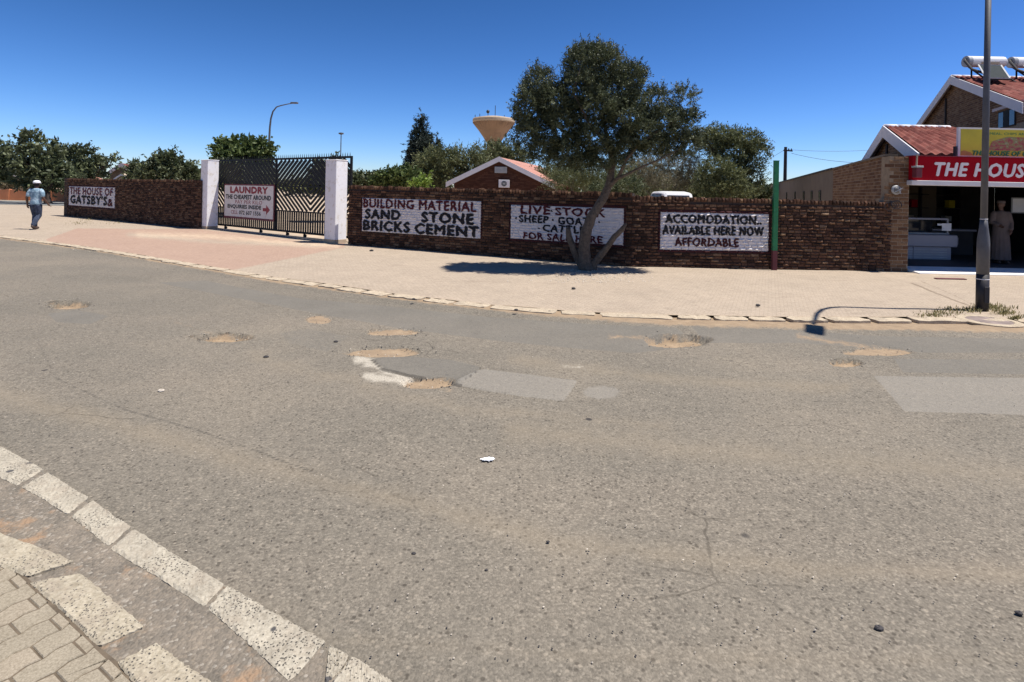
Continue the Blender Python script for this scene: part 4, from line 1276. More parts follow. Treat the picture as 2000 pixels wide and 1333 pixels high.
ob = [B(1052, 172, 30, 36, TD, .7), B(1036, 215, 28, 44, TD, .7), B(1030, 262, 22, 32, TD, .6), B(1060, 292, 26, 24, TD, .6), B(1092, 250, 32, 42, TD, .8), B(1078, 205, 30, 36, TD, .8),
      B(1140, 130, 34, 34, TD, .8), B(1178, 132, 34, 34, TD, .8), B(1128, 178, 36, 36, TD, .9), B(1200, 180, 40, 42, TD, .9, .2), B(1232, 158, 22, 30, TD, .6), B(1160, 215, 44, 40, TD, 1.0), B(1225, 228, 36, 38, TD, .9),
      B(1250, 262, 34, 28, TD, .8), B(1278, 205, 24, 30, TD, .6), B(1292, 245, 26, 30, TD, .6), B(1334, 205, 20, 36, TD, .5), B(1338, 248, 22, 30, TD, .5), B(1346, 280, 16, 20, TD, .4),
      B(1105, 300, 30, 22, TD, .7), B(1150, 275, 34, 28, TD, .8), B(1178, 306, 30, 22, TD, .6), B(1218, 290, 28, 22, TD, .6), B(1135, 318, 22, 14, TD, .5), B(1280, 284, 26, 14, TD, .5), B(1315, 296, 16, 10, TD, .4), B(1165, 108, 22, 14, TD, .5), B(1128, 108, 14, 12, TD, .4)]
foliage(olive, ob, 165000, .060, .019, M['leaf_olive'], twig=20, tl=.20, seed=5, shell=.62, up=.5, gap=.24)

# ---- trees behind the wall and down the street
tree('broad_tree', 'tall open-crowned street tree behind the walking man', 'tree', (A(94, 395, 42).x, 42, 0), [B(58, 280, 15, 16, 42), B(48, 310, 20, 14, 42), B(88, 295, 20, 20, 42), B(78, 328, 38, 20, 42), B(105, 348, 40, 18, 42), B(62, 350, 26, 14, 42)], 6500, .34, .16, 'leaf_dark', 'bark_dark', .26, .30, 21, twig=10, tl=.7, gap=.42)
tree('spreading_tree', 'spreading street tree beside the end of the shorter wall', 'tree', (A(150, 392, 47).x, 47, 0), [B(130, 320, 30, 24, 47), B(160, 310, 25, 22, 47), B(174, 332, 24, 14, 47), B(140, 345, 40, 20, 47), B(205, 318, 15, 6, 47), B(218, 308, 8, 4, 47)], 5800, .34, .16, 'leaf_dark', 'bark_dark', .22, .35, 22, twig=10, tl=.7, gap=.42)
tree('edge_tree', 'dark tree cut off by the left edge of the photo', 'tree', (A(-30, 398, 44).x, 44, 0), [B(-30, 300, 36, 26, 44), B(2, 312, 16, 20, 44), B(12, 330, 18, 14, 44), B(-25, 340, 30, 16, 44)], 4500, .32, .16, 'leaf_dark', 'bark_dark', .22, .35, 23, twig=10, tl=.7)
tree('round_shrub', 'feathery shrub beside the white-edged roof, above the shorter wall', 'shrub', (A(266, 366, 34).x, 34, .04), [B(266, 342, 11, 20, 34), B(270, 352, 13, 14, 34)], 2600, .26, .08, 'leaf_dark', 'bark_dark', .07, .4, 24, twig=10, tl=.5, up=.9)
tree('garden_tree', 'broad green shrub behind the shorter wall near the left pillar', 'shrub', (A(325, 366, 33).x, 33, .04), [B(318, 322, 24, 18, 33), B(345, 332, 26, 16, 33), B(305, 340, 28, 16, 33), B(350, 348, 30, 14, 33), B(368, 340, 12, 14, 33), B(330, 310, 8, 12, 33)], 8500, .24, .10, 'leaf_dark', 'bark_dark', .12, .4, 25, twig=10, tl=.5)
tree('leafy_tree', 'bright leafy tree rising behind the left half of the gate', 'tree', (A(475, 375, 33).x, 33, .04), [B(440, 292, 20, 14, 33), B(470, 287, 20, 15, 33), B(505, 292, 24, 14, 33), B(475, 305, 48, 14, 33), B(470, 330, 50, 20, 33), B(490, 360, 44, 16, 33), B(437, 276, 5, 6, 33)], 10500, .26, .15, 'leaf_green', 'bark_dark', .18, .35, 26, twig=9, tl=.5)
tree('shade_tree', 'dark bush seen through the right half of the gate', 'shrub', (A(640, 400, 27).x, 27, .04), [B(628, 345, 22, 18, 27), B(648, 335, 26, 20, 27), B(640, 362, 30, 12, 27)], 5500, .2, .09, 'leaf_dark', 'bark_dark', .12, .35, 27, twig=10, tl=.4)
tree('low_shrub', 'low green shrub just right of the gate frame', 'shrub', (A(715, 372, 30).x, 30, .04), [B(705, 353, 22, 10, 30), B(735, 352, 22, 9, 30), B(690, 358, 18, 10, 30)], 3500, .2, .10, 'leaf_dark', 'bark_dark', .06, .4, 28, twig=9, tl=.35)
tree('bright_shrub', 'bright green shrub below the tall conifer', 'shrub', (A(785, 372, 29).x, 29, .04), [B(770, 348, 26, 12, 29), B(795, 345, 26, 14, 29), B(750, 354, 18, 9, 29)], 4500, .2, .10, 'leaf_green', 'bark_dark', .07, .4, 29, twig=9, tl=.35)
tree('lime_sprig', 'small lime green plant peeping over the wall', 'shrub', (A(822, 372, 20).x, 20, .04), [B(820, 360, 11, 7, 20), B(829, 356, 6, 8, 20)], 500, .16, .06, 'leaf_lime', 'bark_dark', .03, .5, 30, twig=8, tl=.3)
# acacia mass, one tree after another
tree('acacia_tree', 'dark rounded acacia just right of the tall conifer', 'tree', (A(850, 372, 40).x, 40, .04), [B(845, 325, 34, 26, 40), B(865, 310, 30, 18, 40), B(830, 345, 26, 18, 40), B(865, 345, 28, 18, 40)], 9500, .24, .07, 'leaf_acacia', 'bark_dark', .2, .3, 31, twig=12, tl=.6, up=.2, shell=.7, gap=.1)
tree('acacia_tree', 'middle acacia behind the left slope of the brick gable house', 'tree', (A(915, 372, 41).x, 41, .04), [B(905, 308, 34, 16, 41), B(925, 325, 36, 20, 41), B(895, 335, 26, 20, 41), B(930, 345, 30, 14, 41)], 8500, .24, .07, 'leaf_acacia', 'bark_dark', .2, .3, 32, twig=12, tl=.6, up=.2, shell=.7, gap=.1)
tree('acacia_tree', 'wide acacia in front of the water tower stem', 'tree', (A(985, 372, 46).x, 46, .04), [B(960, 298, 34, 18, 46), B(990, 292, 28, 14, 46), B(1010, 305, 28, 16, 46), B(975, 315, 46, 18, 46), B(1025, 315, 14, 10, 46)], 9500, .26, .07, 'leaf_acacia', 'bark_dark', .22, .3, 33, twig=12, tl=.6, up=.2, shell=.7, gap=.1)
tree('acacia_tree', 'flat-topped umbrella acacia left of the green post', 'tree', (A(1430, 385, 31).x, 31, .04), [B(1405, 266, 42, 12, 31), B(1450, 274, 36, 13, 31), B(1480, 292, 20, 9, 31), B(1380, 275, 26, 13, 31), B(1430, 295, 44, 15, 31), B(1465, 318, 24, 11, 31), B(1440, 330, 26, 14, 31), B(1474, 345, 18, 9, 31), B(1450, 362, 26, 11, 31)], 19000, .19, .05, 'leaf_acacia', 'bark_dark', .2, .4, 34, twig=12, tl=.5, up=.15, shell=.7, gap=.14)
tree('green_bush', 'rounded green bush under the umbrella acacia', 'bush', (A(1400, 392, 29).x, 29, .04), [B(1400, 330, 32, 22, 29), B(1425, 350, 34, 22, 29), B(1385, 352, 26, 22, 29), B(1405, 372, 46, 16, 29), B(1450, 376, 26, 12, 29)], 15000, .15, .04, 'leaf_acacia', 'bark_dark', .08, .3, 35, twig=12, tl=.32, up=.4, shell=.75, gap=.12)
tree('dry_bush', 'greyish dry bush behind the wall above the livestock and accommodation adverts', 'bush', (A(1310, 392, 32).x, 32, .04), [B(1270, 325, 42, 28, 32), B(1320, 318, 44, 28, 32), B(1358, 335, 32, 28, 32), B(1245, 350, 34, 22, 32), B(1300, 355, 60, 20, 32)], 26000, .13, .026, 'leaf_dry', 'bark_grey', .07, .25, 36, twig=14, tl=.34, up=.9, shell=.85, gap=.12)
tree('yellow_bush', 'wispy olive-yellow bush behind the trunk of the street tree', 'bush', (A(1120, 388, 17.5).x, 17.5, .04), [B(1110, 345, 36, 20, 17.5), B(1150, 335, 34, 24, 17.5), B(1085, 360, 24, 12, 17.5), B(1170, 355, 36, 20, 17.5), B(1215, 350, 28, 24, 17.5)], 14000, .08, .017, 'leaf_acacia', 'bark_grey', .05, .25, 37, twig=12, tl=.3, up=.8, shell=.8, gap=.15)
tree('hedge_bush', 'dark bush behind the wall right of the leaning trunk', 'bush', (A(1230, 388, 16.5).x, 16.5, .04), [B(1225, 366, 28, 12, 16.5), B(1180, 372, 24, 8, 16.5)], 4500, .08, .03, 'leaf_dark', 'bark_grey', .05, .25, 38, twig=10, tl=.25)
tree('far_bush', 'small distant bush beside the long building', 'bush', (A(1485, 386, 42).x, 42, .04), [B(1480, 378, 16, 8, 42), B(1495, 376, 10, 7, 42)], 1500, .3, .12, 'leaf_dark', 'bark_dark', .08, .3, 39, twig=8, tl=.5)
tree('roadside_bush', 'pale agave-like bush on the bank behind the orange wall', 'bush', (A(22, 372, 52.5).x, 52.5, .0), [B(20, 360, 18, 9, 52.5), B(40, 362, 14, 7, 52.5)], 1400, .5, .10, 'leaf_dry', 'bark_grey', .08, .3, 40, twig=8, tl=.6, up=.8)

tree('thorn_bush', 'olive green thorn bush behind the pink roof end of the gable house', 'bush', (A(1075, 385, 36).x, 36, .04), [B(1075, 345, 26, 18, 36), B(1110, 350, 30, 20, 36), B(1050, 362, 24, 12, 36)], 9000, .2, .06, 'leaf_acacia', 'bark_dark', .12, .3, 71, twig=12, tl=.5, up=.3, shell=.8, gap=.08)
tree('thorn_bush', 'large pale thorn bush filling the gap right of the leaning trunk', 'bush', (A(1230, 388, 36).x, 36, .04), [B(1215, 335, 36, 30, 36), B(1260, 345, 40, 32, 36), B(1340, 355, 40, 22, 36), B(1190, 360, 36, 20, 36), B(1300, 368, 60, 14, 36)], 22000, .15, .04, 'leaf_acacia', 'bark_grey', .12, .3, 72, twig=12, tl=.4, up=.5, shell=.85, gap=.06)
tree('garden_tree', 'dark leafy tree behind the laundry sign on the gate', 'tree', (A(480, 390, 30).x, 30, .04), [B(455, 335, 34, 14, 30), B(500, 338, 34, 14, 30), B(480, 352, 50, 10, 30)], 6000, .2, .09, 'leaf_dark', 'bark_dark', .12, .35, 73, twig=10, tl=.4, gap=.1)
for i_, (x_, y_, rx_, ry_, D__) in enumerate(((-60, 350, 60, 14, 95), (30, 352, 50, 10, 98), (190, 352, 55, 9, 96), (290, 352, 50, 8, 99), (395, 351, 40, 12, 92), (600, 359, 60, 6, 97), (700, 356, 50, 10, 95), (765, 358, 40, 9, 98), (1080, 362, 50, 12, 96), (1180, 364, 50, 13, 97), (1270, 366, 50, 13, 95), (1360, 368, 50, 13, 98), (1450, 371, 50, 12, 96), (1540, 376, 40, 8, 99))):
    where = ('left of the frame edge', 'behind the walking man', 'behind the spreading tree', 'behind the left garden shrub', 'beside the left gate pillar', 'behind the gate', 'right of the gate frame', 'below the tall conifer', 'behind the pink roof end', 'behind the street tree trunk', 'above the livestock advert', 'above the accommodation advert', 'under the umbrella acacia', 'beside the side building')[i_]
    tree('distant_tree', 'low distant tree on the skyline ' + where, 'tree', (A(x_, 375, D__).x, D__, 0), [B(x_ - rx_ * .4, y_ + 2, rx_ * .5, ry_, D__), B(x_ + rx_ * .4, y_, rx_ * .55, ry_, D__), B(x_, y_ + 8, rx_, ry_, D__)], 2600, .8, .4, 'leaf_acacia', 'bark_dark', .25, .3, 100 + i_, twig=8, tl=1.2, shell=.8, gap=.05, group='distant trees along the skyline')

def conifer(x, ytop, ybase, halfw, D, label, n, seed):
    top = A(x, ytop, D); bs = A(x, ybase, D); Ht = top.z
    t = thing('conifer', label, 'tree', (bs.x, D, .0), 'dark pointed conifers')
    mb = MB(); mb.tube([(bs.x, D, 0), (bs.x + .1, D, Ht * .5), (top.x, D, Ht * .97)], [.28, .17, .03], 8); mb.build('trunk', M['bark_dark'], t, smooth=True)
    bl = []
    r = random.Random(seed)
    rad = halfw * D / F
    for k in range(34):
        f = (k + .5) / 34; z = Ht * (.12 + .86 * f)
        w = rad * (1 - f) ** .8 * 1.35 + .2
        for q in range(3 if f < .7 else 1):
            ang = r.uniform(0, 2 * PI)
            bl.append((Vector((bs.x + (top.x - bs.x) * f + math.cos(ang) * w * .3, D + math.sin(ang) * w * .3, z)), (w * r.uniform(.5, .8), w * r.uniform(.5, .8), Ht * .045 + .12)))
    foliage(t, bl, n, .42, .09, M['leaf_conifer'], twig=10, tl=.5, seed=seed, shell=.9, up=.1, gap=.04)
conifer(823, 217, 372, 36, 66, 'tall pointed dark conifer left of the water tower', 60000, 51)
conifer(855, 264, 372, 18, 72, 'shorter conifer tip beside the tall pointed conifer', 24000, 52)

# ================================================================== WATER TOWER
TW = 150
tc = A(964.5, 240, TW); tx = tc.x
zt = lambda y: A(964.5, y, TW).z
wt = thing('water_tower', 'funnel-shaped concrete water tower standing beyond the acacia trees', 'water tower', (tx, TW, 0))
k_ = TW / F
R0 = 41.5 * k_
pr = [(2.1, 0), (1.75, zt(300)), (1.70, zt(279)), (R0 * .975, zt(240))]
MB().lathe((tx, TW, 0), pr, 40).build('funnel', M['tower'], wt, smooth=False)
MB().lathe((tx, TW, 0), [(R0 * .975, zt(240)), (R0, zt(238.5)), (R0, zt(234)), (R0 * .96, zt(232)), (R0 * .5, zt(228.5)), (.3, zt(227.5))], 40).build('rim', M['concrete'], wt)
for k in range(40):                        # ribs down the funnel
    a = 2 * PI * k / 40 + .04
    p = [Vector((tx + r * math.cos(a), TW + r * math.sin(a), z)) for r, z in ((1.9, zt(277.5)), (R0 * .57, zt(261)), (R0 * .98, zt(240.3)))]
    MB().tube(p, [.09, .11, .13], 5).build('rib', M['tower'], wt)
for x, h in ((928, 9), (937, 11), (953, 18), (967, 27), (985, 8)):
    p = A(x, 233, TW); MB().tube([(p.x, TW, p.z), (p.x, TW, p.z + h * k_)], .09, 5).build('antenna', M['wire'], wt)
p = A(953, 218, TW); MB().ball(p, (.45, .45, .5), 8, 6).build('antenna_drum', M['wire'], wt)

# ================================================================== HOUSES
def gable_house(name, label, peak, eL, eR, back, wallmat, roofmat, over=.25, zb=0.0, board=.2, name_roof='roof'):
    """front gable points (world), 'back' vector along the ridge"""
    back = Vector(back)
    c = (eL + eR) / 2
    t = thing(name, label, 'house', (c.x, c.y, zb))
    bl, brr = eL.copy(), eR.copy()
    wl = eL.lerp(eR, .06); wr = eL.lerp(eR, .94)
    up = Vector((0, 0, -.06))
    f = [Vector((wl.x, wl.y, zb)), Vector((wr.x, wr.y, zb)), wr + up + Vector((0, 0, (peak.z - eR.z) * .12)), peak + up * 1.5, wl + up + Vector((0, 0, (peak.z - eL.z) * .12))]
    n = len(f); ins = back.normalized() * over
    mb = MB(); mb.add([p + ins for p in f] + [p + back - ins for p in f], [tuple(range(n)), tuple(range(2 * n - 1, n - 1, -1))] + [(i, n + i, n + (i + 1) % n, (i + 1) % n) for i in range(n)])
    mb.build('wall', wallmat, t)
    for side, e in (('l', eL), ('r', eR)):
        mb = MB(); th = Vector((0, 0, .07)); e2 = e
        mb.hexa([e2, peak, peak + back, e2 + back, e2 + th, peak + th, peak + back + th, e2 + back + th])
        mb.build(name_roof, roofmat, t)
        d = (peak - e).normalized(); dn = Vector((0, 0, -1)) * board; fr = -back.normalized() * .03
        mb = MB(); mb.hexa([e + fr + dn * .8, peak + fr + dn * .8, peak + fr * .1 + dn * .8, e + fr * .1 + dn * .8, e + fr - dn * .4, peak + fr - dn * .4, peak + fr * .1 - dn * .4, e + fr * .1 - dn * .4])
        mb.build('bargeboard', M['white_board'], t)
    return t
D_ = 32
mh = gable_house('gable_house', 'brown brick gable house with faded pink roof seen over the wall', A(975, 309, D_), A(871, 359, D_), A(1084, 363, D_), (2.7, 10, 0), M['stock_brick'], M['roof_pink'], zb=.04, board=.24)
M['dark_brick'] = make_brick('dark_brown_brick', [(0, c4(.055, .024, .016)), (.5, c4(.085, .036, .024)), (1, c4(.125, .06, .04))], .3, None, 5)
def set_mat(root, child, m):
    for ch in root.children:
        if ch.name.split('.')[0] == child: ch.data.materials[0] = m
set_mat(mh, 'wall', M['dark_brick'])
# brick courses of that gable, joined
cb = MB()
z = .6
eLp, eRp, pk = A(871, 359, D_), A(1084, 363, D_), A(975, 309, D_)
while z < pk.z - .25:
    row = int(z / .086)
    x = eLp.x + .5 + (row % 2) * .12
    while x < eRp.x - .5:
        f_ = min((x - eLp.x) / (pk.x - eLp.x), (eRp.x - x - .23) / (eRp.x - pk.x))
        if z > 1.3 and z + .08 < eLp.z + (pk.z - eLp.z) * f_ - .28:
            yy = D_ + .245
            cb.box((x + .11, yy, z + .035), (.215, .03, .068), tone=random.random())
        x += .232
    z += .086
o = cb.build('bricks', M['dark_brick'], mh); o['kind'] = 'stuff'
p0, p1 = A(966, 325, D_), A(990, 338, D_)
MB().box(((p0.x + p1.x) / 2, D_ + .19, (p0.z + p1.z) / 2), (p1.x - p0.x, .09, p0.z - p1.z)).build('vent', M['grey_metal'], mh, bevel=.01)
for k in range(5):
    z = p1.z + (p0.z - p1.z) * (k + .5) / 5
    MB().box(((p0.x + p1.x) / 2, D_ + .14, z), (p1.x - p0.x - .08, .03, .025)).build('slat', M['grey_metal'], mh)
p0, p1 = A(974, 351, D_), A(995, 366.5, D_)
ac = thing('wall_unit', 'small white box unit on the brown brick gable', 'air conditioner', ((p0.x + p1.x) / 2, D_ + .1, p1.z))
cx_, cz_ = (p0.x + p1.x) / 2, (p0.z + p1.z) / 2; w_, h_ = p1.x - p0.x, p0.z - p1.z
MB().box((cx_, D_ + .08, cz_), (w_, .26, h_)).build('casing', M['white_board'], ac, bevel=.012)
MB().lathe((cx_, D_ - .055, cz_), [(h_ * .36, -.012), (h_ * .36, .004)], 20, axis='Y').build('fan_grille', M['glass_dark'], ac)
for k in range(4):
    a = k * PI / 4
    MB().bar((cx_ - math.cos(a) * h_ * .34, D_ - .072, cz_ - math.sin(a) * h_ * .34), (cx_ + math.cos(a) * h_ * .34, D_ - .072, cz_ + math.sin(a) * h_ * .34), .012, .008).build('blade_guard', M['white_board'], ac)

lh = gable_house('small_house', 'distant house with red roof and white-edged gable left of the gate', A(236.5, 320, 52), A(212, 336, 52), A(258, 334, 52), (-2.8, 7, 0), M['plaster_brown'], M['roof_tile'], zb=.04, board=.3)
gable_house('small_outbuilding', 'tiny pale gable in front of the red-roofed house', A(237, 340.5, 46), A(222, 350, 46), A(250, 350, 46), (.4, 4, 0), M['concrete'], M['concrete'], zb=.04, board=.1)
gable_house('roadside_house', 'low house half hidden behind the trees at the far left', A(20, 338, 62), A(-40, 352, 62), A(60, 352, 62), (3, 8, 0), M['concrete'], M['roof_pink'], zb=0, board=.2)

# ================================================================== LONG SIDE BUILDING + SHOP
K0 = Vector((8.60, 12.96)); SD = Vector((.386, 1.0)); 
SWL = WallLine((K0 + SD * 37).to_tuple(), K0.to_tuple())         # runs far -> near so its normal faces the wall yard
ZT = 2.675
lb_ = thing('side_building', 'long low brown building running back behind the wall beside the shop', 'building', (K0.x + .386 * 20, K0.y + 20, 0))
def side_pt(D): return SWL.L * (1 - (D - K0.y) / 37.0)
seg = side_pt(19.6)
core(SWL, lb_, 0, seg - .01, 0, ZT, 3.0, M['plaster_brown'], 'wall')
core(SWL, lb_, 0, seg, ZT, ZT + .06, 3.1, M['dark_wood'], 'roof_edge', front=.06)
for d0 in (22.1, 24.3, 26.9, 30.5, 35):
    a = side_pt(d0); w = .55
    fr = plate(SWL, a - w, a, 1.15, 1.98, .02, -.01, 'window', M['dark_wood'], lb_)
    plate(SWL, a - w + .04, a - .04, 1.19, 1.94, .026, .021, 'pane', M['glass_dark'], fr)
shop = thing('shop_building', 'brick corner shop with red sign and open dark front', 'shop', (9.2, 13.2, 0))
sb = Brickwork(SWL, shop, M['stock_brick'], base=1.18, bh=.0725, joint=.012, rough=.004, bl=.215)
sb.lay(seg, SWL.L, ZT)
core(SWL, shop, seg, SWL.L, 0, ZT, .22, M['mortar_tan'], 'side_wall')
core(SWL, shop, seg - .05, SWL.L + .02, ZT, ZT + .05, .26, M['plaster_brown'], 'coping', front=.04)
PR = WallLine((8.46, 12.80), (9.02, 12.80))
pb = Brickwork(PR, shop, M['stock_brick'], base=.05, bh=.0725, joint=.012, rough=.005, bl=.215)
pb.lay(0, PR.L, 2.66, skip=lambda s, z: z > 1.70 and s < .10)
core(PR, shop, 0, PR.L, 0, 1.7, .3, M['mortar_tan'], 'corner_pier')
core(PR, shop, .12, PR.L, 1.7, 2.66, .3, M['mortar_tan'], 'corner_pier')
allb = sorted([((bw.line.pt(b[0], b[2]) - Vector((0, 0, H))).length, k) for k, bw in enumerate((sb, pb)) for b in bw.bricks])[:300]
nA = sum(1 for _, k in allb if k == 0)
sb.finish(nA); pb.finish(300 - nA)
def bx(name, x0, x1, y0, y1, z0, z1, mat, parent, bevel=0):
    return MB().box(((x0 + x1) / 2, (y0 + y1) / 2, (z0 + z1) / 2), (x1 - x0, y1 - y0, z1 - z0)).build(name, mat, parent, bevel=bevel)
SX0, SX1 = 9.02, 14.2
def skew(name, x0, x1, y0, y1, z0, z1, mat, parent, sl=(.386, .386)):
    q = [(x0 + sl[0] * (y - 13.12) if x is x0 else x1 + sl[1] * (y - 13.12), y) for x, y in ((x0, y0), (x1, y0), (x1, y1), (x0, y1))]
    return MB().hexa([Vector((x, y, z0)) for x, y in q] + [Vector((x, y, z1)) for x, y in q]).build(name, mat, parent)
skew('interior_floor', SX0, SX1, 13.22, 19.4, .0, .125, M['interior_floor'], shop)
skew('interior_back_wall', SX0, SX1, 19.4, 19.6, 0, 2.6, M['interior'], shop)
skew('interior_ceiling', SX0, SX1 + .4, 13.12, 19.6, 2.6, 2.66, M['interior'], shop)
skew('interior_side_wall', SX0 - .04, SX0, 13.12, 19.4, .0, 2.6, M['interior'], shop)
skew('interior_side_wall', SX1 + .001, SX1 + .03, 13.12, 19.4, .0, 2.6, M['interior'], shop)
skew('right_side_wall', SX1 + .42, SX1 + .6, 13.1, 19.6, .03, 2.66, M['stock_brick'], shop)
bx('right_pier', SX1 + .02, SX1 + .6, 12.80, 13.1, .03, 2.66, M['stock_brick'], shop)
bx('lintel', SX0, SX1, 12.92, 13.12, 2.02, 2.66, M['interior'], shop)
MB().hexa([(SX0 + .03, 12.46, .03), (SX1 + .6, 12.46, .03), (SX1 + .6, 13.22, .03), (SX0 + .03, 13.22, .03), (SX0 + .03, 12.46, .072), (SX1 + .6, 12.46, .072), (SX1 + .6, 13.22, .127), (SX0 + .03, 13.22, .127)]).build('step', M['white_slab'], shop, bevel=.008)
# fascia sign
fs = thing('fascia_sign', 'long red fascia sign over the shop front reading THE HOUSE', 'sign', (11, 12.7, 2.0))
FX0, FX1 = 9.0, 14.7
bx('sign_box', FX0, FX1, 12.66, 12.90, 2.125, 2.665, M['red_sign'], fs, bevel=.008)
bx('under_strip', FX0 - .04, FX1, 12.62, 12.91, 2.015, 2.122, M['white_board'], fs, bevel=.006)
bx('top_edge', FX0 - .005, FX1, 12.652, 12.905, 2.667, 2.685, M['sign_redtext'], fs)
fit_text('lettering', 'THE HOUSE OF', M['white_text'], lambda a, z, t: Vector((a, 12.657 - t, z)), 9.49, 12.42, 2.235, 2.53, fs, bold=.028, shear=.22, thick=.006, spacing=1.12)
# lamp fitting on the fascia
fl = thing('fascia_lamp', 'small dark lamp fitting on the left end of the red fascia', 'lamp', (9.30, 12.6, 2.2))
x_ = A(1793, 330, 12.55).x
bx('lamp_body', x_ - .065, x_ + .065, 12.50, 12.65, 2.18, 2.40, M['sign_maroon'], fl, bevel=.01)
bx('lamp_cap', x_ - .08, x_ + .08, 12.48, 12.655, 2.402, 2.44, M['grey_metal'], fl, bevel=.006)
MB().tube([(x_, 12.60, 2.44), (x_ + .01, 12.60, 2.70)], .018, 8).build('stem', M['concrete'], fl)
# yellow board
yb = thing('yellow_billboard', 'yellow food billboard with green lettering standing on the red fascia', 'billboard', (12, 12.9, 2.69))
YX0 = A(1874, 280, 12.93).x; YX1 = 14.4; yz0, yz1 = 2.70, A(1880, 251, 12.9).z
bx('frame', YX0 - .05, YX1 + .04, 12.90, 12.96, yz0 - .005, yz1 + .03, M['white_board'], yb)
bx('board', YX0, YX1, 12.893, 12.899, yz0 + .02, yz1 - .01, M['yellow_sign'], yb)
xa = YX0 + .62
mb = MB(); mb.add([(xa, 12.888, yz0 + .15), (YX1 - .02, 12.888, yz0 + .15), (YX1 - .02, 12.888, yz0 + .40), (YX1 - .5, 12.888, yz0 + .47), (xa + 1.2, 12.888, yz0 + .44), (xa + .45, 12.888, yz0 + .47), (xa + .1, 12.888, yz0 + .36),
                   (xa, 12.892, yz0 + .15), (YX1 - .02, 12.892, yz0 + .15), (YX1 - .02, 12.892, yz0 + .40), (YX1 - .5, 12.892, yz0 + .47), (xa + 1.2, 12.892, yz0 + .44), (xa + .45, 12.892, yz0 + .47), (xa + .1, 12.892, yz0 + .36)],
                  [(0, 1, 2, 3, 4, 5, 6)] + [(i, (i + 1) % 7, 7 + (i + 1) % 7, 7 + i) for i in range(7)]); mb.build('food_picture', M['food'], yb)
mb = MB(); mb.add([(YX0 + .01, 12.889, yz0 + .025), (YX0 + .30, 12.889, yz0 + .025), (YX0 + .22, 12.889, yz0 + .10), (YX0 + .08, 12.889, yz0 + .14), (YX0 + .01, 12.889, yz0 + .12), (YX0 + .01, 12.892, yz0 + .025), (YX0 + .30, 12.892, yz0 + .025), (YX0 + .22, 12.892, yz0 + .10), (YX0 + .08, 12.892, yz0 + .14), (YX0 + .01, 12.892, yz0 + .12)],
                  [(0, 1, 2, 3, 4)] + [(i, (i + 1) % 5, 5 + (i + 1) % 5, 5 + i) for i in range(5)]); mb.build('orange_swirl', M['orange_print'], yb)
fit_text('lettering', 'THE HOUSE OF GATSBY', M['green_text'], lambda a, z, t: Vector((a, 12.887 - t, z)), YX0 + .27, YX0 + 2.0, yz0 + .03, yz0 + .135, yb, bold=.03, shear=.2, thick=.003)
fit_text('lettering', 'MEAL, CHIPS AND', M['green_text'], lambda a, z, t: Vector((a, 12.892 - t, z)), YX0 + .66, YX0 + 1.55, yz1 - .14, yz1 - .075, yb, bold=.02, thick=.003)
for x in (YX0 + .02, YX0 + 1.8, YX1 - .1):
    MB().bar((x, 12.99, 2.69), (x, 12.99, yz1), .04, .04).build('strut', M['dark_wood'], yb)
MB().bar((YX0 - .1, 12.93, 2.69), (YX0 - .1, 12.93, 2.93), .05, .05).build('strut', M['dark_wood'], yb)
# bulkhead lamp on the pier
pc = A(1752, 371, 12.72)
bl_ = thing('bulkhead_lamp', 'round grey bulkhead light high on the brick corner of the shop', 'lamp', (pc.x, 12.76, pc.z))
MB().lathe((pc.x, 12.765, pc.z), [(.105, 0), (.105, -.03), (.09, -.05)], 24, axis='Y').build('rim', M['grey_metal'], bl_)
MB().lathe((pc.x, 12.74, pc.z), [(.082, 0), (.078, -.03), (.055, -.05), (.02, -.06)], 20, axis='Y').build('lens', M['lens_grey'], bl_, smooth=True)
for a in (.5, 2.07):
    MB().bar((pc.x - .1 * math.cos(a), 12.655, pc.z - .1 * math.sin(a)), (pc.x + .1 * math.cos(a), 12.655, pc.z + .1 * math.sin(a)), .012, .01).build('guard', M['grey_metal'], bl_)

# ---- tiled roofs above the shop
def tile_slope(parent, e0, e1, r0, r1, nu, nv, mat, name='tile'):
    """e0,e1 eave ends; r0,r1 ridge ends; every tile its own mesh"""
    nrm = (e1 - e0).cross(r0 - e0).normalized()
    if nrm.z < 0: nrm = -nrm
    def P(u, v, h): return (e0 * (1 - u) + e1 * u) * (1 - v) + (r0 * (1 - u) + r1 * u) * v + nrm * h
    for j in range(nv):
        for i in range(nu):
            v0, v1 = j / nv, (j + 1.12) / nv; v1 = min(v1, 1.0)
            u0, u1 = i / nu, (i + 1) / nu
            vs = []; K = 8
            jz = random.uniform(-.004, .004)
            for v, base in ((v0, .028), (v1, .026)):
                for k in range(K + 1):
                    t = k / K
                    h = base + jz + .055 * (math.cos(t * 2 * PI) * .5 + .5)
                    vs.append(P(u0 + (u1 - u0) * t, v, h))
            for k in range(K + 1):
                t = k / K; vs.append(P(u0 + (u1 - u0) * t, v0, .02))
            fs = [(k, k + 1, K + 2 + k, K + 1 + k) for k in range(K)] + [(2 * K + 2 + k, 2 * K + 3 + k, k + 1, k) for k in range(K)]
            mb = MB(); mb.add(vs, fs, random.random()); mb.build(name, mat, parent, smooth=False)
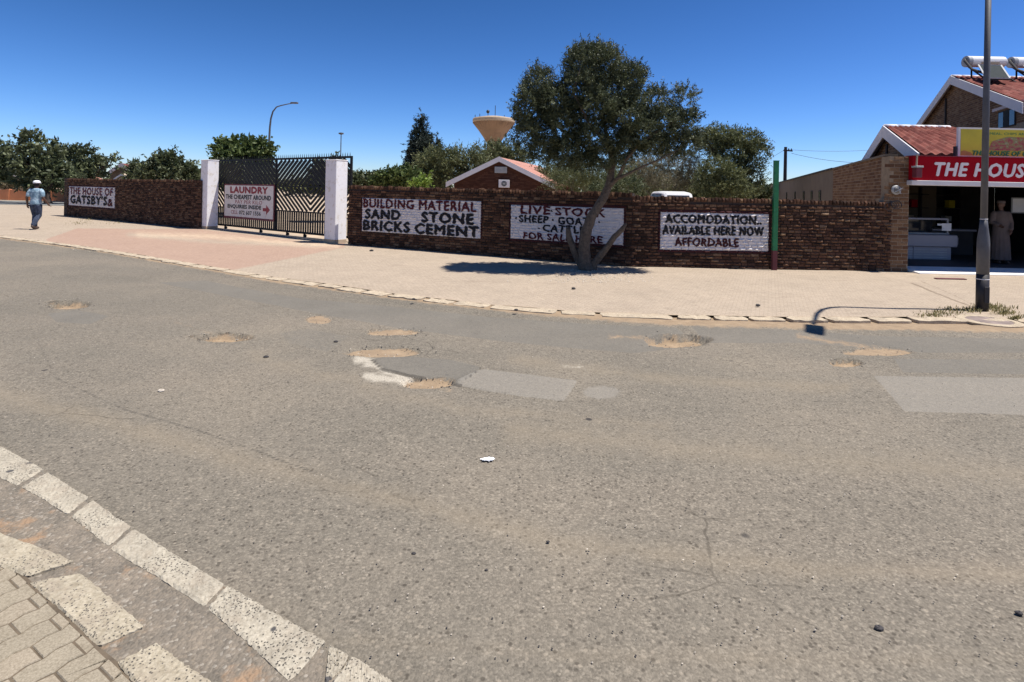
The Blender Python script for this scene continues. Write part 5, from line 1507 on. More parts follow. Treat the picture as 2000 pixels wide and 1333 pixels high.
def roof_block(name, label, x_peak, y_peak, Dp, dF, dB, slope, xr_px, nu, nv, zb):
    Pk = A(x_peak, y_peak, Dp)
    t = thing(name, label, 'house', (Pk.x, Pk.y, zb))
    xr = xr_px
    eF = Pk + Vector((-.386 * dF, -dF, -slope * dF)); eB = Pk + Vector((.386 * dB, dB, -slope * dB))
    Pk2 = Vector((xr, Pk.y, Pk.z)); eF2 = Vector((xr - .386 * dF * .0, eF.y, eF.z)); eB2 = Vector((xr, eB.y, eB.z))
    # walls
    ins = Vector((.22, 0, 0)); dz = Vector((0, 0, -.07))
    f = [Vector((eF.x + .0965, eF.y + .25, zb)), Vector((eB.x - .0965, eB.y - .25, zb)), eB + Vector((-.0965, -.25, .0)) + dz, Pk + dz, eF + Vector((.0965, .25, .0)) + dz]
    f = [p + ins for p in f]; g = [Vector((xr - .2, p.y, p.z)) for p in f]
    n = 5
    MB().add(f + g, [tuple(range(n)), tuple(range(2 * n - 1, n - 1, -1))] + [(i, n + i, n + (i + 1) % n, (i + 1) % n) for i in range(n)]).build('wall', M['stock_brick'], t)
    th = Vector((0, 0, .03))
    MB().hexa([eF, eF2, Pk2, Pk, eF + th, eF2 + th, Pk2 + th, Pk + th]).build('roof_deck', M['plaster_brown'], t)
    MB().hexa([Pk, Pk2, eB2, eB, Pk + th * 2, Pk2 + th * 2, eB2 + th * 2, eB + th * 2]).build('rear_roof', M['roof_tile'], t)
    tile_slope(t, eF + th, eF2 + th, Pk + th, Pk2 + th, nu, nv, M['roof_tile'])
    # ridge capping
    k = max(3, int((xr - Pk.x) / .4))
    for i in range(k):
        a, b = Pk.lerp(Pk2, i / k), Pk.lerp(Pk2, (i + .94) / k)
        MB().tube([a + Vector((0, 0, .06)), b + Vector((0, 0, .06))], .075, 8).build('ridge_tile', M['white_board'] if i < k * 1.0 and name == 'low_gable_house' else M['white_board'], t, smooth=True)
    for e, nm in ((eF, 1), (eB, 0)):
        o = Vector((-.05, 0, 0)); bd = Vector((0, 0, -.27)); tp = Vector((0, 0, .085)); w = Vector((.035, 0, 0))
        MB().hexa([e + o + bd, Pk + o + bd, Pk + o + bd + w, e + o + bd + w, e + o + tp, Pk + o + tp, Pk + o + tp + w, e + o + tp + w]).build('bargeboard', M['white_board'], t)
        # soffit under the verge
        MB().hexa([e + Vector((-.01, 0, -.06)), Pk + Vector((-.01, 0, -.06)), Pk + Vector((.2, 0, -.06)), e + Vector((.2, 0, -.06)), e + Vector((-.01, 0, -.03)), Pk + Vector((-.01, 0, -.03)), Pk + Vector((.2, 0, -.03)), e + Vector((.2, 0, -.03))]).build('soffit', M['pink_soffit'], t)
    return t, Pk, eF, eB
lg, Pk, eF, eB = roof_block('low_gable_house', 'low red-tiled gable roof just behind the shop sign', 1727, 251, 17.2, 3.3, 3.0, .33, A(1856, 252, 17.2).x, 13, 9, 2.67)
ug, UP, uF, uB = roof_block('tall_gable_house', 'taller brick gable with red tiles and white bargeboards behind the shop', 1858, 152, 24, 6.0, 5.4, .355, 27.0, 38, 10, 2.67)
# window and downpipe in the tall gable wall
def on_gable(Pk, D, z, off=.06): return Vector((Pk.x + .22 - off + .386 * (D - Pk.y), D, z))
def gable_plate(Pk, D0, D1, z0, z1, o0, o1, name, mat, par):
    return MB().hexa([on_gable(Pk, D0, z0, o0), on_gable(Pk, D1, z0, o0), on_gable(Pk, D1, z0, o1), on_gable(Pk, D0, z0, o1), on_gable(Pk, D0, z1, o0), on_gable(Pk, D1, z1, o0), on_gable(Pk, D1, z1, o1), on_gable(Pk, D0, z1, o1)]).build(name, mat, par)
w_ = gable_plate(UP, 18.9, 20.1, 4.25, 4.85, .04, -.02, 'window', M['dark_wood'], ug)
for k in range(3): gable_plate(UP, 18.95 + k * .39, 19.28 + k * .39, 4.29, 4.81, .046, .041, 'pane', M['glass_dark'] if k != 1 else M['solar'], w_)
gable_plate(UP, 18.1, 20.4, 4.90, 5.0, .12, -.02, 'boxed_eave', M['pink_soffit'], ug)
gable_plate(UP, 25.0, 25.09, 2.7, 6.2, .07, -.01, 'downpipe', M['dark_wood'], ug)
gable_plate(Pk, 17.5, 17.65, 2.9, 3.4, .05, -.01, 'vent', M['dark_wood'], lg)

# brick courses of the two gable walls
def gable_courses(Pk_, par, D0, D1, z0, slope, n1):
    L_ = WallLine(on_gable(Pk_, D1, 0, 0).xy, on_gable(Pk_, D0, 0, 0).xy)
    k_ = L_.L / (D1 - D0)
    g = Brickwork(L_, par, M['stock_brick'], base=z0, bh=.0725, joint=.012, rough=.004, bl=.215)
    roof = lambda a: Pk_.z - slope * abs((D1 - a / k_) - Pk_.y) - .14
    g.lay(0, L_.L, Pk_.z, skip=lambda a, z: z > roof(a))
    g.finish(n1)
gable_courses(UP, ug, 18.4, 28.9, 4.3, .355, 300)
gable_courses(Pk, lg, 14.3, 19.8, 2.75, .33, 120)
set_mat(ug, 'wall', M['mortar_tan']); set_mat(lg, 'wall', M['mortar_tan'])

# ---- solar water heaters
def heater(dx, label):
    c = A(1923, 121, 23.3); c.x += dx
    t = thing('solar_heater', label, 'solar heater', (c.x, c.y, UP.z), 'solar water heaters on the ridge')
    MB().lathe(c, [(.02, -.78), (.20, -.78), (.225, -.74), (.225, .74), (.20, .78), (.02, .78)], 20, axis='X').build('tank', M['tank'], t, smooth=False)
    MB().lathe(c, [(.228, -.79), (.232, -.64), (.228, -.638)], 20, axis='X').build('tank_end', M['grey_metal'], t)
    bx('label_strip', c.x - .3, c.x + .42, c.y - .24, c.y - .2, c.z - .13, c.z - .05, M['orange_print'] if False else M['concrete'], t)
    q = [A(1911, 131, 23.0), A(1955, 131, 23.0), A(1979, 157, 21.7), A(1926, 153, 21.7)]
    q = [Vector((p.x + dx, p.y, p.z)) for p in q]
    zz = min(q[2].z, q[3].z); q[2].z = q[3].z = zz; q[0].z = q[1].z
    q[2].x = q[3].x + (q[1].x - q[0].x) * 1.0
    th = Vector((0, 0, .07))
    MB().hexa([p for p in (q[3], q[2], q[1], q[0])] + [p + th for p in (q[3], q[2], q[1], q[0])]).build('collector', M['solar'], t)
    for a, b in ((q[3], q[2]), (q[2], q[1]), (q[1], q[0]), (q[0], q[3])):
        MB().bar(a + th * 1.0, b + th * 1.0, .04, .05).build('frame_bar', M['grey_metal'], t)
    for x in (-.55, .5):
        for y0, y1 in ((-.02, -.02), (.25, -.9)):
            MB().bar((c.x + x, c.y + y0, c.z - .1), (c.x + x, c.y + y1, UP.z - .355 * abs(UP.y - (c.y + y1)) + .1), .05, .04).build('support', M['dark_wood'], t)
    MB().tube([(c.x - .8, c.y, c.z + .1), (c.x - .9, c.y - .1, c.z), (c.x - .85, c.y - .4, c.z - .4), (c.x - .5, c.y - .9, c.z - .75)], .05, 8).build('pipe', M['wire'], t)
heater(0, 'left solar water heater with white tank on the tall red roof')
heater(1.86, 'right solar water heater, partly outside the photo edge')
M['lid'] = m_plain('worn_lid', c4(.22, .17, .15), .9, .35, 9, bump=.6)

# ================================================================== STREET LAMP
lb0 = G(1918, 607, .05)
lamp = thing('street_lamp', 'tall grey street lamp post with black base on the kerb before the shop', 'street lamp', lb0)
def vtube(name, prof, mat, parent=lamp, n=16, c=lb0):
    mb = MB(); mb.lathe((c.x, c.y, 0), prof, n); return mb.build(name, mat, parent, smooth=True)
vtube('base_section', [(.080, .03), (.080, .60)], M['pole_dark'])
vtube('lower_section', [(.0795, .60), (.0785, 1.05), (.074, 1.14), (.054, 1.30), (.045, 1.42)], M['steel_pole'])
LH = 5.33
vtube('pole', [(.0445, 1.42), (.041, 3.2), (.037, LH)], M['steel_pole'])
hx, hy, hz = lb0.x - .62, lb0.y - 1.28, 6.45
pts = [(lb0.x, lb0.y, LH - .02), (lb0.x - .03, lb0.y - .05, LH + .35), (lb0.x - .10, lb0.y - .20, LH + .68), (lb0.x - .25, lb0.y - .52, LH + .95), (lb0.x - .45, lb0.y - .92, LH + 1.06), (hx + .05, hy + .12, hz)]
MB().tube(pts, [.037, .035, .033, .031, .030, .030], 10).build('arm', M['steel_pole'], lamp, smooth=True)
dv = Vector((-.43, -.9, .1)).normalized(); sd = dv.cross(Vector((0, 0, 1))).normalized(); un = sd.cross(dv)
mb = MB(); mb.box(Vector((hx, hy, hz)) + dv * .12, (.44, .22, .10), axes=(dv, sd, un)); mb.build('lamp_head', M['grey_metal'], lamp, bevel=.03)
mb = MB(); mb.box(Vector((hx, hy, hz)) + dv * .12 - un * .06, (.34, .17, .03), axes=(dv, sd, un)); mb.build('lens', M['white_board'], lamp, bevel=.008)
for z, r_ in ((1.415, .048), (.52, .083)):
    vtube('strap', [(r_, z), (r_, z + .012)], M['white_board'])
MB().box((lb0.x - .0, lb0.y - .083, .30), (.075, .012, .24)).build('hatch', M['pole_dark'], lamp, bevel=.004)

# ================================================================== GREEN POST
gp = LB.at(1507, 500)
gs = LB.pt(gp[0], .05, .13)
post = thing('green_post', 'bright green metal post with maroon foot against the wall', 'post', gs)
_, zsplit = LB.at(1507, 488); _, ztop = LB.at(1510, 316)
for nm, z0, z1, m in (('foot', .02, zsplit, 'maroon_post'), ('shaft', zsplit, ztop + .01, 'green_paint')):
    mb = MB(); mb.box((gs.x, gs.y, (z0 + z1) / 2), (.105, .07, z1 - z0), LB.ang); mb.build(nm, M[m], post, bevel=.004)
MB().box((gs.x, gs.y, ztop + .016), (.115, .08, .012), LB.ang).build('end_cap', M['green_paint'], post)

# ================================================================== UTILITY POLE, FAR LAMP, MAST, WIRES
up_ = A(1533, 358, 45)
upt = thing('utility_pole', 'dark wooden utility pole with wires above the side building', 'utility pole', (up_.x, 45, 0))
zt_ = A(1534.5, 287, 45).z
MB().tube([(up_.x, 45, 0), (up_.x, 45, zt_)], [.16, .12], 8).build('pole', M['dark_wood'], upt)
MB().bar((up_.x - .2, 44.9, zt_ - .28), (up_.x + .5, 44.9, zt_ - .32), .1, .1).build('crossarm', M['dark_wood'], upt)
for x in (-.12, .2, .42): MB().lathe((up_.x + x, 44.9, zt_ - .26), [(.04, 0), (.07, .04), (.03, .09), (.05, .14)], 8).build('insulator', M['glass_dark'], upt)
def wire(name, label, a, b, sag, r=.013):
    a, b = Vector(a), Vector(b); pts = []
    for i in range(13):
        t = i / 12; p = a.lerp(b, t); p.z -= sag * 4 * t * (1 - t); pts.append(p)
    return tag(MB().tube(pts, r, 5).build(name, M['wire'], None), label, 'wire')
wa = (up_.x + .2, 44.9, zt_ - .22)
wire('overhead_wire', 'upper thin wire from the utility pole towards the red roofs', wa, A(1790, 282, 55), .35)
wire('overhead_wire', 'lower sagging wire from the utility pole down to the side building', (up_.x + .42, 44.9, zt_ - .5), A(1726, 318, 40), .25)
wire('overhead_wire', 'short wire leaving the utility pole to the left behind the green post', (up_.x - .15, 44.9, zt_ - .25), A(1440, 330, 60), .3)
f0 = A(524, 372, 58)
flm = thing('distant_street_lamp', 'distant curved street lamp rising above the leafy tree by the gate', 'street lamp', (f0.x, 58, 0))
P_ = [A(524.5, y, 58) for y in (345, 300)] + [A(527, 250, 58), A(529, 232, 58), A(533, 218, 58), A(540, 209, 58), A(549, 206, 58), A(563, 203, 58), A(572, 201.5, 58)]
P_[0] = Vector((f0.x, 58, 0))
MB().tube(P_, [.14, .12, .10, .09, .08, .07, .06, .05, .05], 8).build('pole', M['steel_pole'], flm, smooth=True)
q_ = A(575, 201, 58); MB().box(q_, (.75, .3, .16)).build('lamp_head', M['steel_pole'], flm, bevel=.04)
q_ = A(526, 281, 58); MB().box(q_, (.5, .12, .28)).build('sign_bracket', M['steel_pole'], flm)
m0 = A(665.5, 300, 90)
mst = thing('distant_mast', 'thin distant mast with a small head above the right end of the gate', 'mast', (m0.x, 90, 0))
zt_m = A(666, 263, 90).z
MB().tube([(m0.x, 90, 0), (m0.x, 90, zt_m)], [.12, .07], 6).build('pole', M['steel_pole'], mst)
MB().lathe((m0.x, 90, zt_m), [(.1, 0), (.42, .12), (.42, .28), (.1, .34)], 10).build('lamp_head', M['steel_pole'], mst)
m1 = A(378, 340, 60)
ms1 = thing('distant_pole', 'thin pole with short crossbar just left of the left gate pillar', 'pole', (m1.x, 60, 0))
MB().tube([(m1.x, 60, 0), (m1.x, 60, A(378, 312, 60).z)], [.07, .05], 6).build('pole', M['steel_pole'], ms1)
MB().box((m1.x, 60, A(378, 314, 60).z), (.7, .06, .06)).build('crossbar', M['steel_pole'], ms1)

# ================================================================== PARKED VAN behind the wall
vd = 28.8
c0 = A(1317, 378, vd)
ztopv = A(1310, 373.5, vd).z
van = thing('parked_car', 'white parked car, only its curved roof showing over the wall', 'car', (c0.x, vd, .04))
def section(y, wbot, wtop, z0, z1, zr):
    hw = wbot / 2; ht = wtop / 2
    return [(c0.x - hw, y, z0), (c0.x - hw, y, z1), (c0.x - ht, y, zr - .08), (c0.x - ht + .12, y, zr), (c0.x + ht - .12, y, zr), (c0.x + ht, y, zr - .08), (c0.x + hw, y, z1), (c0.x + hw, y, z0)]
ZR = ztopv
secs = [section(vd - .9, 1.66, 1.30, .42, .95, 1.25), section(vd - .6, 1.74, 1.42, .35, 1.05, ZR - .06), section(vd + .3, 1.76, 1.46, .35, 1.06, ZR), section(vd + 1.8, 1.76, 1.44, .35, 1.06, ZR - .03), section(vd + 2.6, 1.74, 1.5, .35, .98, 1.05), section(vd + 3.4, 1.66, 1.45, .42, .85, .90)]
mb = MB(); n = 8; vs = [p for s in secs for p in s]
fs = [tuple(range(n)), tuple(range(n * len(secs) - 1, n * (len(secs) - 1) - 1, -1))] + [(i * n + k, i * n + (k + 1) % n, (i + 1) * n + (k + 1) % n, (i + 1) * n + k) for i in range(len(secs) - 1) for k in range(n)]
mb.add(vs, fs); mb.build('body', M['car_white'], van, smooth=False, bevel=.02)
MB().hexa([(c0.x - .6, vd - .93, 1.10), (c0.x + .6, vd - .93, 1.10), (c0.x + .6, vd - .9, 1.10), (c0.x - .6, vd - .9, 1.10), (c0.x - .55, vd - .70, ZR - .2), (c0.x + .55, vd - .70, ZR - .2), (c0.x + .55, vd - .66, ZR - .2), (c0.x - .55, vd - .66, ZR - .2)]).build('rear_window', M['glass_dark'], van)
for sx in (-1, 1):
    MB().hexa([(c0.x + sx * .885, vd - .4, 1.08), (c0.x + sx * .885, vd + 1.9, 1.08), (c0.x + sx * .86, vd + 1.9, 1.08), (c0.x + sx * .86, vd - .4, 1.08), (c0.x + sx * .775, vd - .3, ZR - .16), (c0.x + sx * .775, vd + 1.5, ZR - .16), (c0.x + sx * .75, vd + 1.5, ZR - .16), (c0.x + sx * .75, vd - .3, ZR - .16)]).build('side_window', M['glass_dark'], van)
    for y in (-.1, 2.6):
        w = MB().lathe((c0.x + sx * .80, vd + y, .35), [(.10, -.1), (.31, -.1), (.33, -.06), (.33, .06), (.31, .1), (.10, .1)], 20, axis='X').build('tyre', M['tyre'], van)
        MB().lathe((c0.x + sx * .86, vd + y, .35), [(.02, -.05), (.18, -.05), (.18, .05), (.02, .05)], 16, axis='X').build('hub_cap', M['grey_metal'], w)

# ================================================================== SHOP CONTENTS
# display fridge
fd0, fd1 = A(1745, 505, 14.7), A(1868, 505, 14.7)
fx0, fx1 = fd0.x, fd1.x; fy = 14.7; FZ = .125
fr = thing('display_fridge', 'white glass-topped display fridge inside the dark shop front', 'fridge', ((fx0 + fx1) / 2, fy + .4, FZ))
fx0 = max(fx0, 9.75)
bx('base', fx0, fx1 - .10, fy + .05, fy + .75, FZ, .46, M['fridge_white'], fr, bevel=.01)
bx('counter_band', fx0 - .02, fx1, fy - .04, fy + .8, .465, .78, M['fridge_white'], fr, bevel=.02)
bx('inner_shelf', fx0 + .03, fx1 - .08, fy + .15, fy + .7, .785, .82, M['grey_metal'], fr)
bx('top_shelf', fx0, fx1 - .08, fy + .18, fy + .75, 1.16, 1.21, M['fridge_white'], fr, bevel=.008)
for x in (fx0 + .02, fx1 - .1): bx('upright', x - .02, x + .02, fy + .18, fy + .22, .78, 1.16, M['grey_metal'], fr)
bx('glass_back', fx0 + .03, fx1 - .12, fy + .70, fy + .715, .82, 1.16, M['glass_dark'], fr)
for k in range(4): bx('vent_slat', fx0 + .05, fx1 - .22, fy + .035, fy + .048, .17 + k * .065, .20 + k * .065, M['grey_metal'], fr)
bx('panel_divider', (fx0 + fx1) / 2 - .28, (fx0 + fx1) / 2 - .26, fy + .03, fy + .049, FZ + .02, .46, M['fridge_white'], fr)
MB().lathe((fx1 + .03, fy + .1, .62), [(.05, -.12), (.07, -.08), (.07, .08), (.05, .12)], 12).build('end_knob', M['fridge_white'], fr)
pn = thing('price_notice', 'white paper notice taped on the display fridge', 'notice', (A(1855, 440, 14.65).x, 14.66, .9))
a_, b_ = A(1840, 436, 14.84), A(1858, 451, 14.84)
bx('sheet', a_.x, b_.x, 14.84, 14.85, b_.z, a_.z, M['paper'], pn)
bx('tab', a_.x - .12, a_.x - .003, 14.84, 14.849, a_.z - .06, a_.z - .01, M['paper'], pn)
# second counter and boards
ct = thing('shop_counter', 'pale low counter behind the fridge in the dark shop', 'counter', (12.2, 16.6, FZ))
bx('cabinet', 11.9, 13.3, 16.2, 16.9, FZ, .80, M['interior'], ct, bevel=.01)
bx('worktop', 11.85, 13.35, 16.15, 16.95, .803, .86, M['fridge_white'], ct, bevel=.01)
nb = thing('notice_board', 'pale notice board at the right edge inside the shop', 'notice board', (A(1990, 400, 15.2).x, 15.2, 1.3))
a_, b_ = A(1979, 388, 15.2), A(2030, 415, 15.2)
bx('frame', a_.x - .03, b_.x + .03, 15.215, 15.235, b_.z - .03, a_.z + .03, M['grey_metal'], nb)
bx('sheet', a_.x, b_.x, 15.205, 15.213, b_.z, a_.z, M['paper'], nb)
bx('stand', b_.x - .3, b_.x - .26, 15.24, 15.27, FZ, b_.z + .1, M['grey_metal'], nb)
sh = thing('shop_shelf', 'dark shelving against the back wall of the shop', 'shelf', (13.6, 18.9, FZ))
for x in (12.2, 13.5, 14.8): bx('upright', x, x + .05, 18.6, 19.2, FZ, 2.1, M['dark_wood'], sh)
for z in (.5, .95, 1.4, 1.85): bx('shelf_board', 12.25, 14.8, 18.6, 19.2, z, z + .03, M['dark_wood'], sh)
for i in range(12):
    z = [.53, .98, 1.43][i % 3]; x = 12.40 + ((i // 3) * .62 + (i % 3) * .11)
    h = random.uniform(.14, .28)
    tag(bx('goods_box', x, x + .2, 18.65, 18.85, z, z + h, [M['concrete'], M['red_sign'], M['grey_metal'], M['yellow_sign']][i % 4], None), '%s box on the %s back shelf of the shop, %s' % (['tan', 'red', 'grey', 'yellow'][i % 4], ['lowest', 'middle', 'upper'][i % 3], 'at the far left end,at the left end,left of centre,near the centre,right of centre,at the right,at the far right end'.split(',')[[0, 2, 4, 6][i // 3]]), 'box', 'goods on the shop shelves')

# ================================================================== PEOPLE
def remesh(o, voxel, sm=3):
    md = o.modifiers.new('r', 'REMESH'); md.mode = 'VOXEL'; md.voxel_size = voxel; md.use_smooth_shade = True
    m2 = o.modifiers.new('s', 'SMOOTH'); m2.iterations = sm; m2.factor = .5
    dg = bpy.context.evaluated_depsgraph_get()
    me = bpy.data.meshes.new_from_object(o.evaluated_get(dg))
    mats = [m for m in o.data.materials]
    o.modifiers.clear(); o.data = me
    me.materials.clear()
    for m in mats: me.materials.append(m)
    me.polygons.foreach_set('use_smooth', [True] * len(me.polygons))
    return o
class Fig:
    def __init__(s, root, loc, rz, scale=1.0):
        s.root = root; s.l = Vector(loc); s.c, s.s = math.cos(rz), math.sin(rz); s.k = scale
    def w(s, p):
        x, y, z = p; x, y, z = x * s.k, y * s.k, z * s.k
        return Vector((s.l.x + x * s.c - y * s.s, s.l.y + x * s.s + y * s.c, s.l.z + z))
    def tube(s, mb, pts, rad, n=12): mb.tube([s.w(p) for p in pts], [r * s.k for r in rad], n, round_ends=True)
    def ell(s, mb, c, r):
        n0 = len(mb.v); mb.ball((0, 0, 0), r, 16, 10)
        for i in range(n0, len(mb.v)):
            v = mb.v[i]; mb.v[i] = tuple(s.w((v[0] + c[0], v[1] + c[1], v[2] + c[2])))
    def ring(s, mb, secs, n=20):       # secs: (cx, cy, z, rx, ry)
        vs = []
        for cx, cy, z, rx, ry in secs:
            for k in range(n):
                t = 2 * PI * k / n; vs.append(s.w((cx + rx * math.cos(t), cy + ry * math.sin(t), z)))
        m = len(secs)
        fs = [(i * n + k, i * n + (k + 1) % n, (i + 1) * n + (k + 1) % n, (i + 1) * n + k) for i in range(m - 1) for k in range(n)]
        fs += [tuple(range(n - 1, -1, -1)), tuple((m - 1) * n + k for k in range(n))]
        mb.add(vs, fs)
    def hand(s, mb, wr, d, thumb):     # wrist, direction of fingers, thumb side
        wr, d, th = Vector(wr), Vector(d).normalized(), Vector(thumb).normalized()
        nrm = d.cross(th).normalized()
        s.tube(mb, [wr, wr + d * .035, wr + d * .075], [.024, .030, .030])
        s.tube(mb, [wr + th * .012 + d * .02, wr + th * .012 + d * .08], [.020, .022])
        s.tube(mb, [wr - th * .014 + d * .02, wr - th * .014 + d * .078], [.020, .020])
        for i, (o, L_) in enumerate(((.027, .070), (.010, .080), (-.008, .075), (-.025, .058))):
            b = wr + th * o + d * .075
            s.tube(mb, [b, b + d * L_ * .5 + nrm * .006, b + d * L_ * .8 + nrm * .020, b + d * L_ * .95 + nrm * .034], [.0095, .009, .008, .007], 8)
        b = wr + th * .026 + d * .02
        s.tube(mb, [b, b + th * .024 + d * .030 + nrm * .008, b + th * .030 + d * .058 + nrm * .016], [.012, .011, .008], 8)
    def head(s, mb, c, f):            # c centre, f facing (unit xy)
        cx, cy, cz = c; fx, fy = f; sx, sy = -fy, fx
        s.ell(mb, (cx - fx * .01, cy - fy * .01, cz + .015), (.078 + .016 * abs(fx), .078 + .016 * abs(fy), .105))
        s.ell(mb, (cx + fx * .025, cy + fy * .025, cz - .055), (.055, .058, .058))
        q = lambda a, b, z: (cx + fx * a + sx * b, cy + fy * a + sy * b, cz + z)
        s.tube(mb, [q(.080, 0, .015), q(.098, 0, -.012), q(.104, 0, -.026)], [.010, .013, .016])
        s.tube(mb, [q(.075, -.045, .032), q(.088, 0, .036), q(.075, .045, .032)], [.012, .012, .012])
        s.tube(mb, [q(.078, -.022, -.058), q(.090, 0, -.056), q(.078, .022, -.058)], [.008, .010, .008])
        s.ell(mb, q(.060, 0, -.098), (.024, .024, .018))
        for sg in (-1, 1): s.ell(mb, q(-.005, sg * .083, -.01), (.016, .014, .032))

# ---- walking man
wl = G(69, 448, .05)
wman = thing('person', 'person in faded blue T-shirt, jeans and white cap walking away on the pavement', 'person', wl)
scl = .985
fg = Fig(wman, (wl.x, wl.y, .056), math.radians(6), scl)
mb = MB()
fg.ring(mb, [(0, 0, .80, .135, .10), (0, 0, .90, .155, .11), (0, .01, 1.02, .135, .095), (0, .02, 1.18, .165, .11), (0, .01, 1.32, .17, .105), (0, 0, 1.385, .13, .08), (0, 0, 1.42, .06, .06)])
fg.tube(mb, [(0, .0, 1.36), (0, .02, 1.50)], [.058, .052])
fg.head(mb, (0, .035, 1.575), (0, 1))
for sx, kn, an in ((-1, (-.095, .12, .47), (-.09, .10, .085)), (1, (.085, .03, .475), (.075, -.20, .15))):
    fg.tube(mb, [(sx * .085, 0, .86), kn], [.085, .058]); fg.tube(mb, [kn, ((kn[0] + an[0]) / 2, (kn[1] + an[1]) / 2 - .02, (kn[2] + an[2]) / 2 + .03), an], [.055, .056, .038])
    fg.tube(mb, [(an[0], an[1] - .04, an[2] - .03), (an[0], an[1] + .15, an[2] - (.045 if sx < 0 else .09))], [.040, .034])
arms = []
for sx, el, wr in ((-1, (-.255, -.06, 1.10), (-.285, .02, .87)), (1, (.255, -.03, 1.09), (.315, .10, .90))):
    fg.tube(mb, [(sx * .175, 0, 1.345), (sx * .21, -.01, 1.28), el], [.058, .052, .040]); fg.tube(mb, [el, ((el[0] + wr[0]) / 2, (el[1] + wr[1]) / 2, (el[2] + wr[2]) / 2), wr], [.040, .038, .026])
    d = (Vector(wr) - Vector(el)).normalized(); fg.hand(mb, wr, d, (-sx * .3, 1, 0))
bd = mb.build('body', M['skin'], wman); remesh(bd, .0085, 2)
mb = MB()
fg.ring(mb, [(0, 0, .86, .182, .130), (0, 0, .95, .176, .125), (0, .01, 1.05, .168, .120), (0, .02, 1.18, .188, .130), (0, .01, 1.31, .198, .124), (0, 0, 1.385, .155, .096), (0, .0, 1.43, .078, .072)])
for sx, el in ((-1, (-.255, -.06, 1.10)), (1, (.255, -.03, 1.09))):
    p1 = Vector((sx * .21, -.01, 1.28)).lerp(Vector(el), .55)
    fg.tube(mb, [(sx * .165, 0, 1.345), (sx * .21, -.01, 1.27), p1], [.078, .075, .066])
o = mb.build('tshirt', M['shirt'], wman); remesh(o, .014, 4)
mb = MB()
fg.ring(mb, [(0, 0, .76, .155, .118), (0, 0, .86, .172, .125), (0, 0, .93, .165, .118)])
for sx, kn, an in ((-1, (-.095, .12, .47), (-.09, .10, .085)), (1, (.085, .03, .475), (.075, -.20, .15))):
    mid = ((kn[0] + an[0]) / 2, (kn[1] + an[1]) / 2 - .015, (kn[2] + an[2]) / 2 + .02)
    fg.tube(mb, [(sx * .085, 0, .84), ((kn[0] + sx * .085) / 2, kn[1] / 2, .66), kn, mid, (an[0], an[1], an[2] + .02)], [.112, .102, .086, .082, .078])
o = mb.build('jeans', M['jeans'], wman); remesh(o, .014, 4)
for sx, an, dz in ((-1, (-.09, .10, .085), .045), (1, (.075, -.20, .15), .10)):
    mb = MB(); fg.tube(mb, [(an[0], an[1] - .05, an[2] - .035), (an[0], an[1] + .06, an[2] - dz * .8), (an[0], an[1] + .165, an[2] - dz)], [.050, .048, .040])
    o = mb.build('shoe', M['shoe'], wman); remesh(o, .012, 2)
mb = MB(); fg.ell(mb, (0, .02, 1.585), (.090, .102, .100)); o = mb.build('hair', M['hair'], wman, smooth=True)
mb = MB()
prof = [(.105, 0), (.106, .03), (.098, .065), (.070, .092), (.03, .103), (.002, .105)]
fg.ring(mb, [(0, .025, 1.605 + z, r, r * 1.08) for r, z in prof]); mb.build('cap', M['cap_white'], wman, smooth=True)
mb = MB(); fg.ring(mb, [(0, .11, 1.612, .075, .085), (0, .11, 1.622, .072, .082)]); mb.build('cap_peak', M['cap_white'], wman)

# ---- man in the long robe inside the shop
rl = A(1953, 510, 14.2)
rman = thing('person', 'person in long beige robe and skullcap standing in the dark shop doorway', 'person', (rl.x, rl.y, FZ))
scr = (A(1953, 391, 14.2).z - FZ) / 1.74
fr_ = Fig(rman, (rl.x, rl.y, FZ), math.radians(-14), scr)
mb = MB()
fr_.ring(mb, [(0, 0, .80, .14, .11), (0, 0, .95, .15, .115), (0, -.01, 1.12, .15, .11), (0, 0, 1.30, .17, .105), (0, 0, 1.41, .13, .085), (0, 0, 1.45, .06, .06)])
fr_.tube(mb, [(0, 0, 1.40), (-.01, -.01, 1.54)], [.058, .053]); fr_.head(mb, (-.015, -.02, 1.62), (-.8, -.6))
for sx in (-1, 1):
    fr_.tube(mb, [(sx * .09, 0, .86), (sx * .09, -.02, .47), (sx * .085, 0, .09)], [.085, .056, .038]); fr_.tube(mb, [(sx * .085, .03, .05), (sx * .10, -.16, .045)], [.04, .034])
for sx, el, wr in ((-1, (-.235, -.04, 1.13), (-.14, -.20, 1.05)), (1, (.235, .0, 1.12), (.17, -.14, .93))):
    fr_.tube(mb, [(sx * .175, 0, 1.37), el], [.055, .042]); fr_.tube(mb, [el, wr], [.040, .027])
    d = (Vector(wr) - Vector(el)).normalized(); fr_.hand(mb, wr, d, (-sx * .4, 0, 1))
bd = mb.build('body', M['skin'], rman); remesh(bd, .0085, 2)
mb = MB()
fr_.ring(mb, [(0, 0, .10, .245, .20), (0, 0, .25, .235, .19), (0, 0, .60, .215, .165), (0, 0, .95, .19, .145), (0, 0, 1.15, .182, .135), (0, 0, 1.32, .195, .125), (0, 0, 1.415, .15, .10), (0, 0, 1.455, .075, .07)])
for k in range(7):
    a = -PI * .05 - PI * k / 7; x, y = math.cos(a), math.sin(a)
    fr_.tube(mb, [(x * .225, y * .185, .12), (x * .20, y * .155, .6), (x * .165, y * .125, 1.0)], [.026, .022, .012])
for sx, el, wr in ((-1, (-.235, -.04, 1.13), (-.14, -.20, 1.05)), (1, (.235, .0, 1.12), (.17, -.14, .93))):
    w2 = Vector(el).lerp(Vector(wr), .85); fr_.tube(mb, [(sx * .165, 0, 1.37), el, w2], [.078, .068, .058])
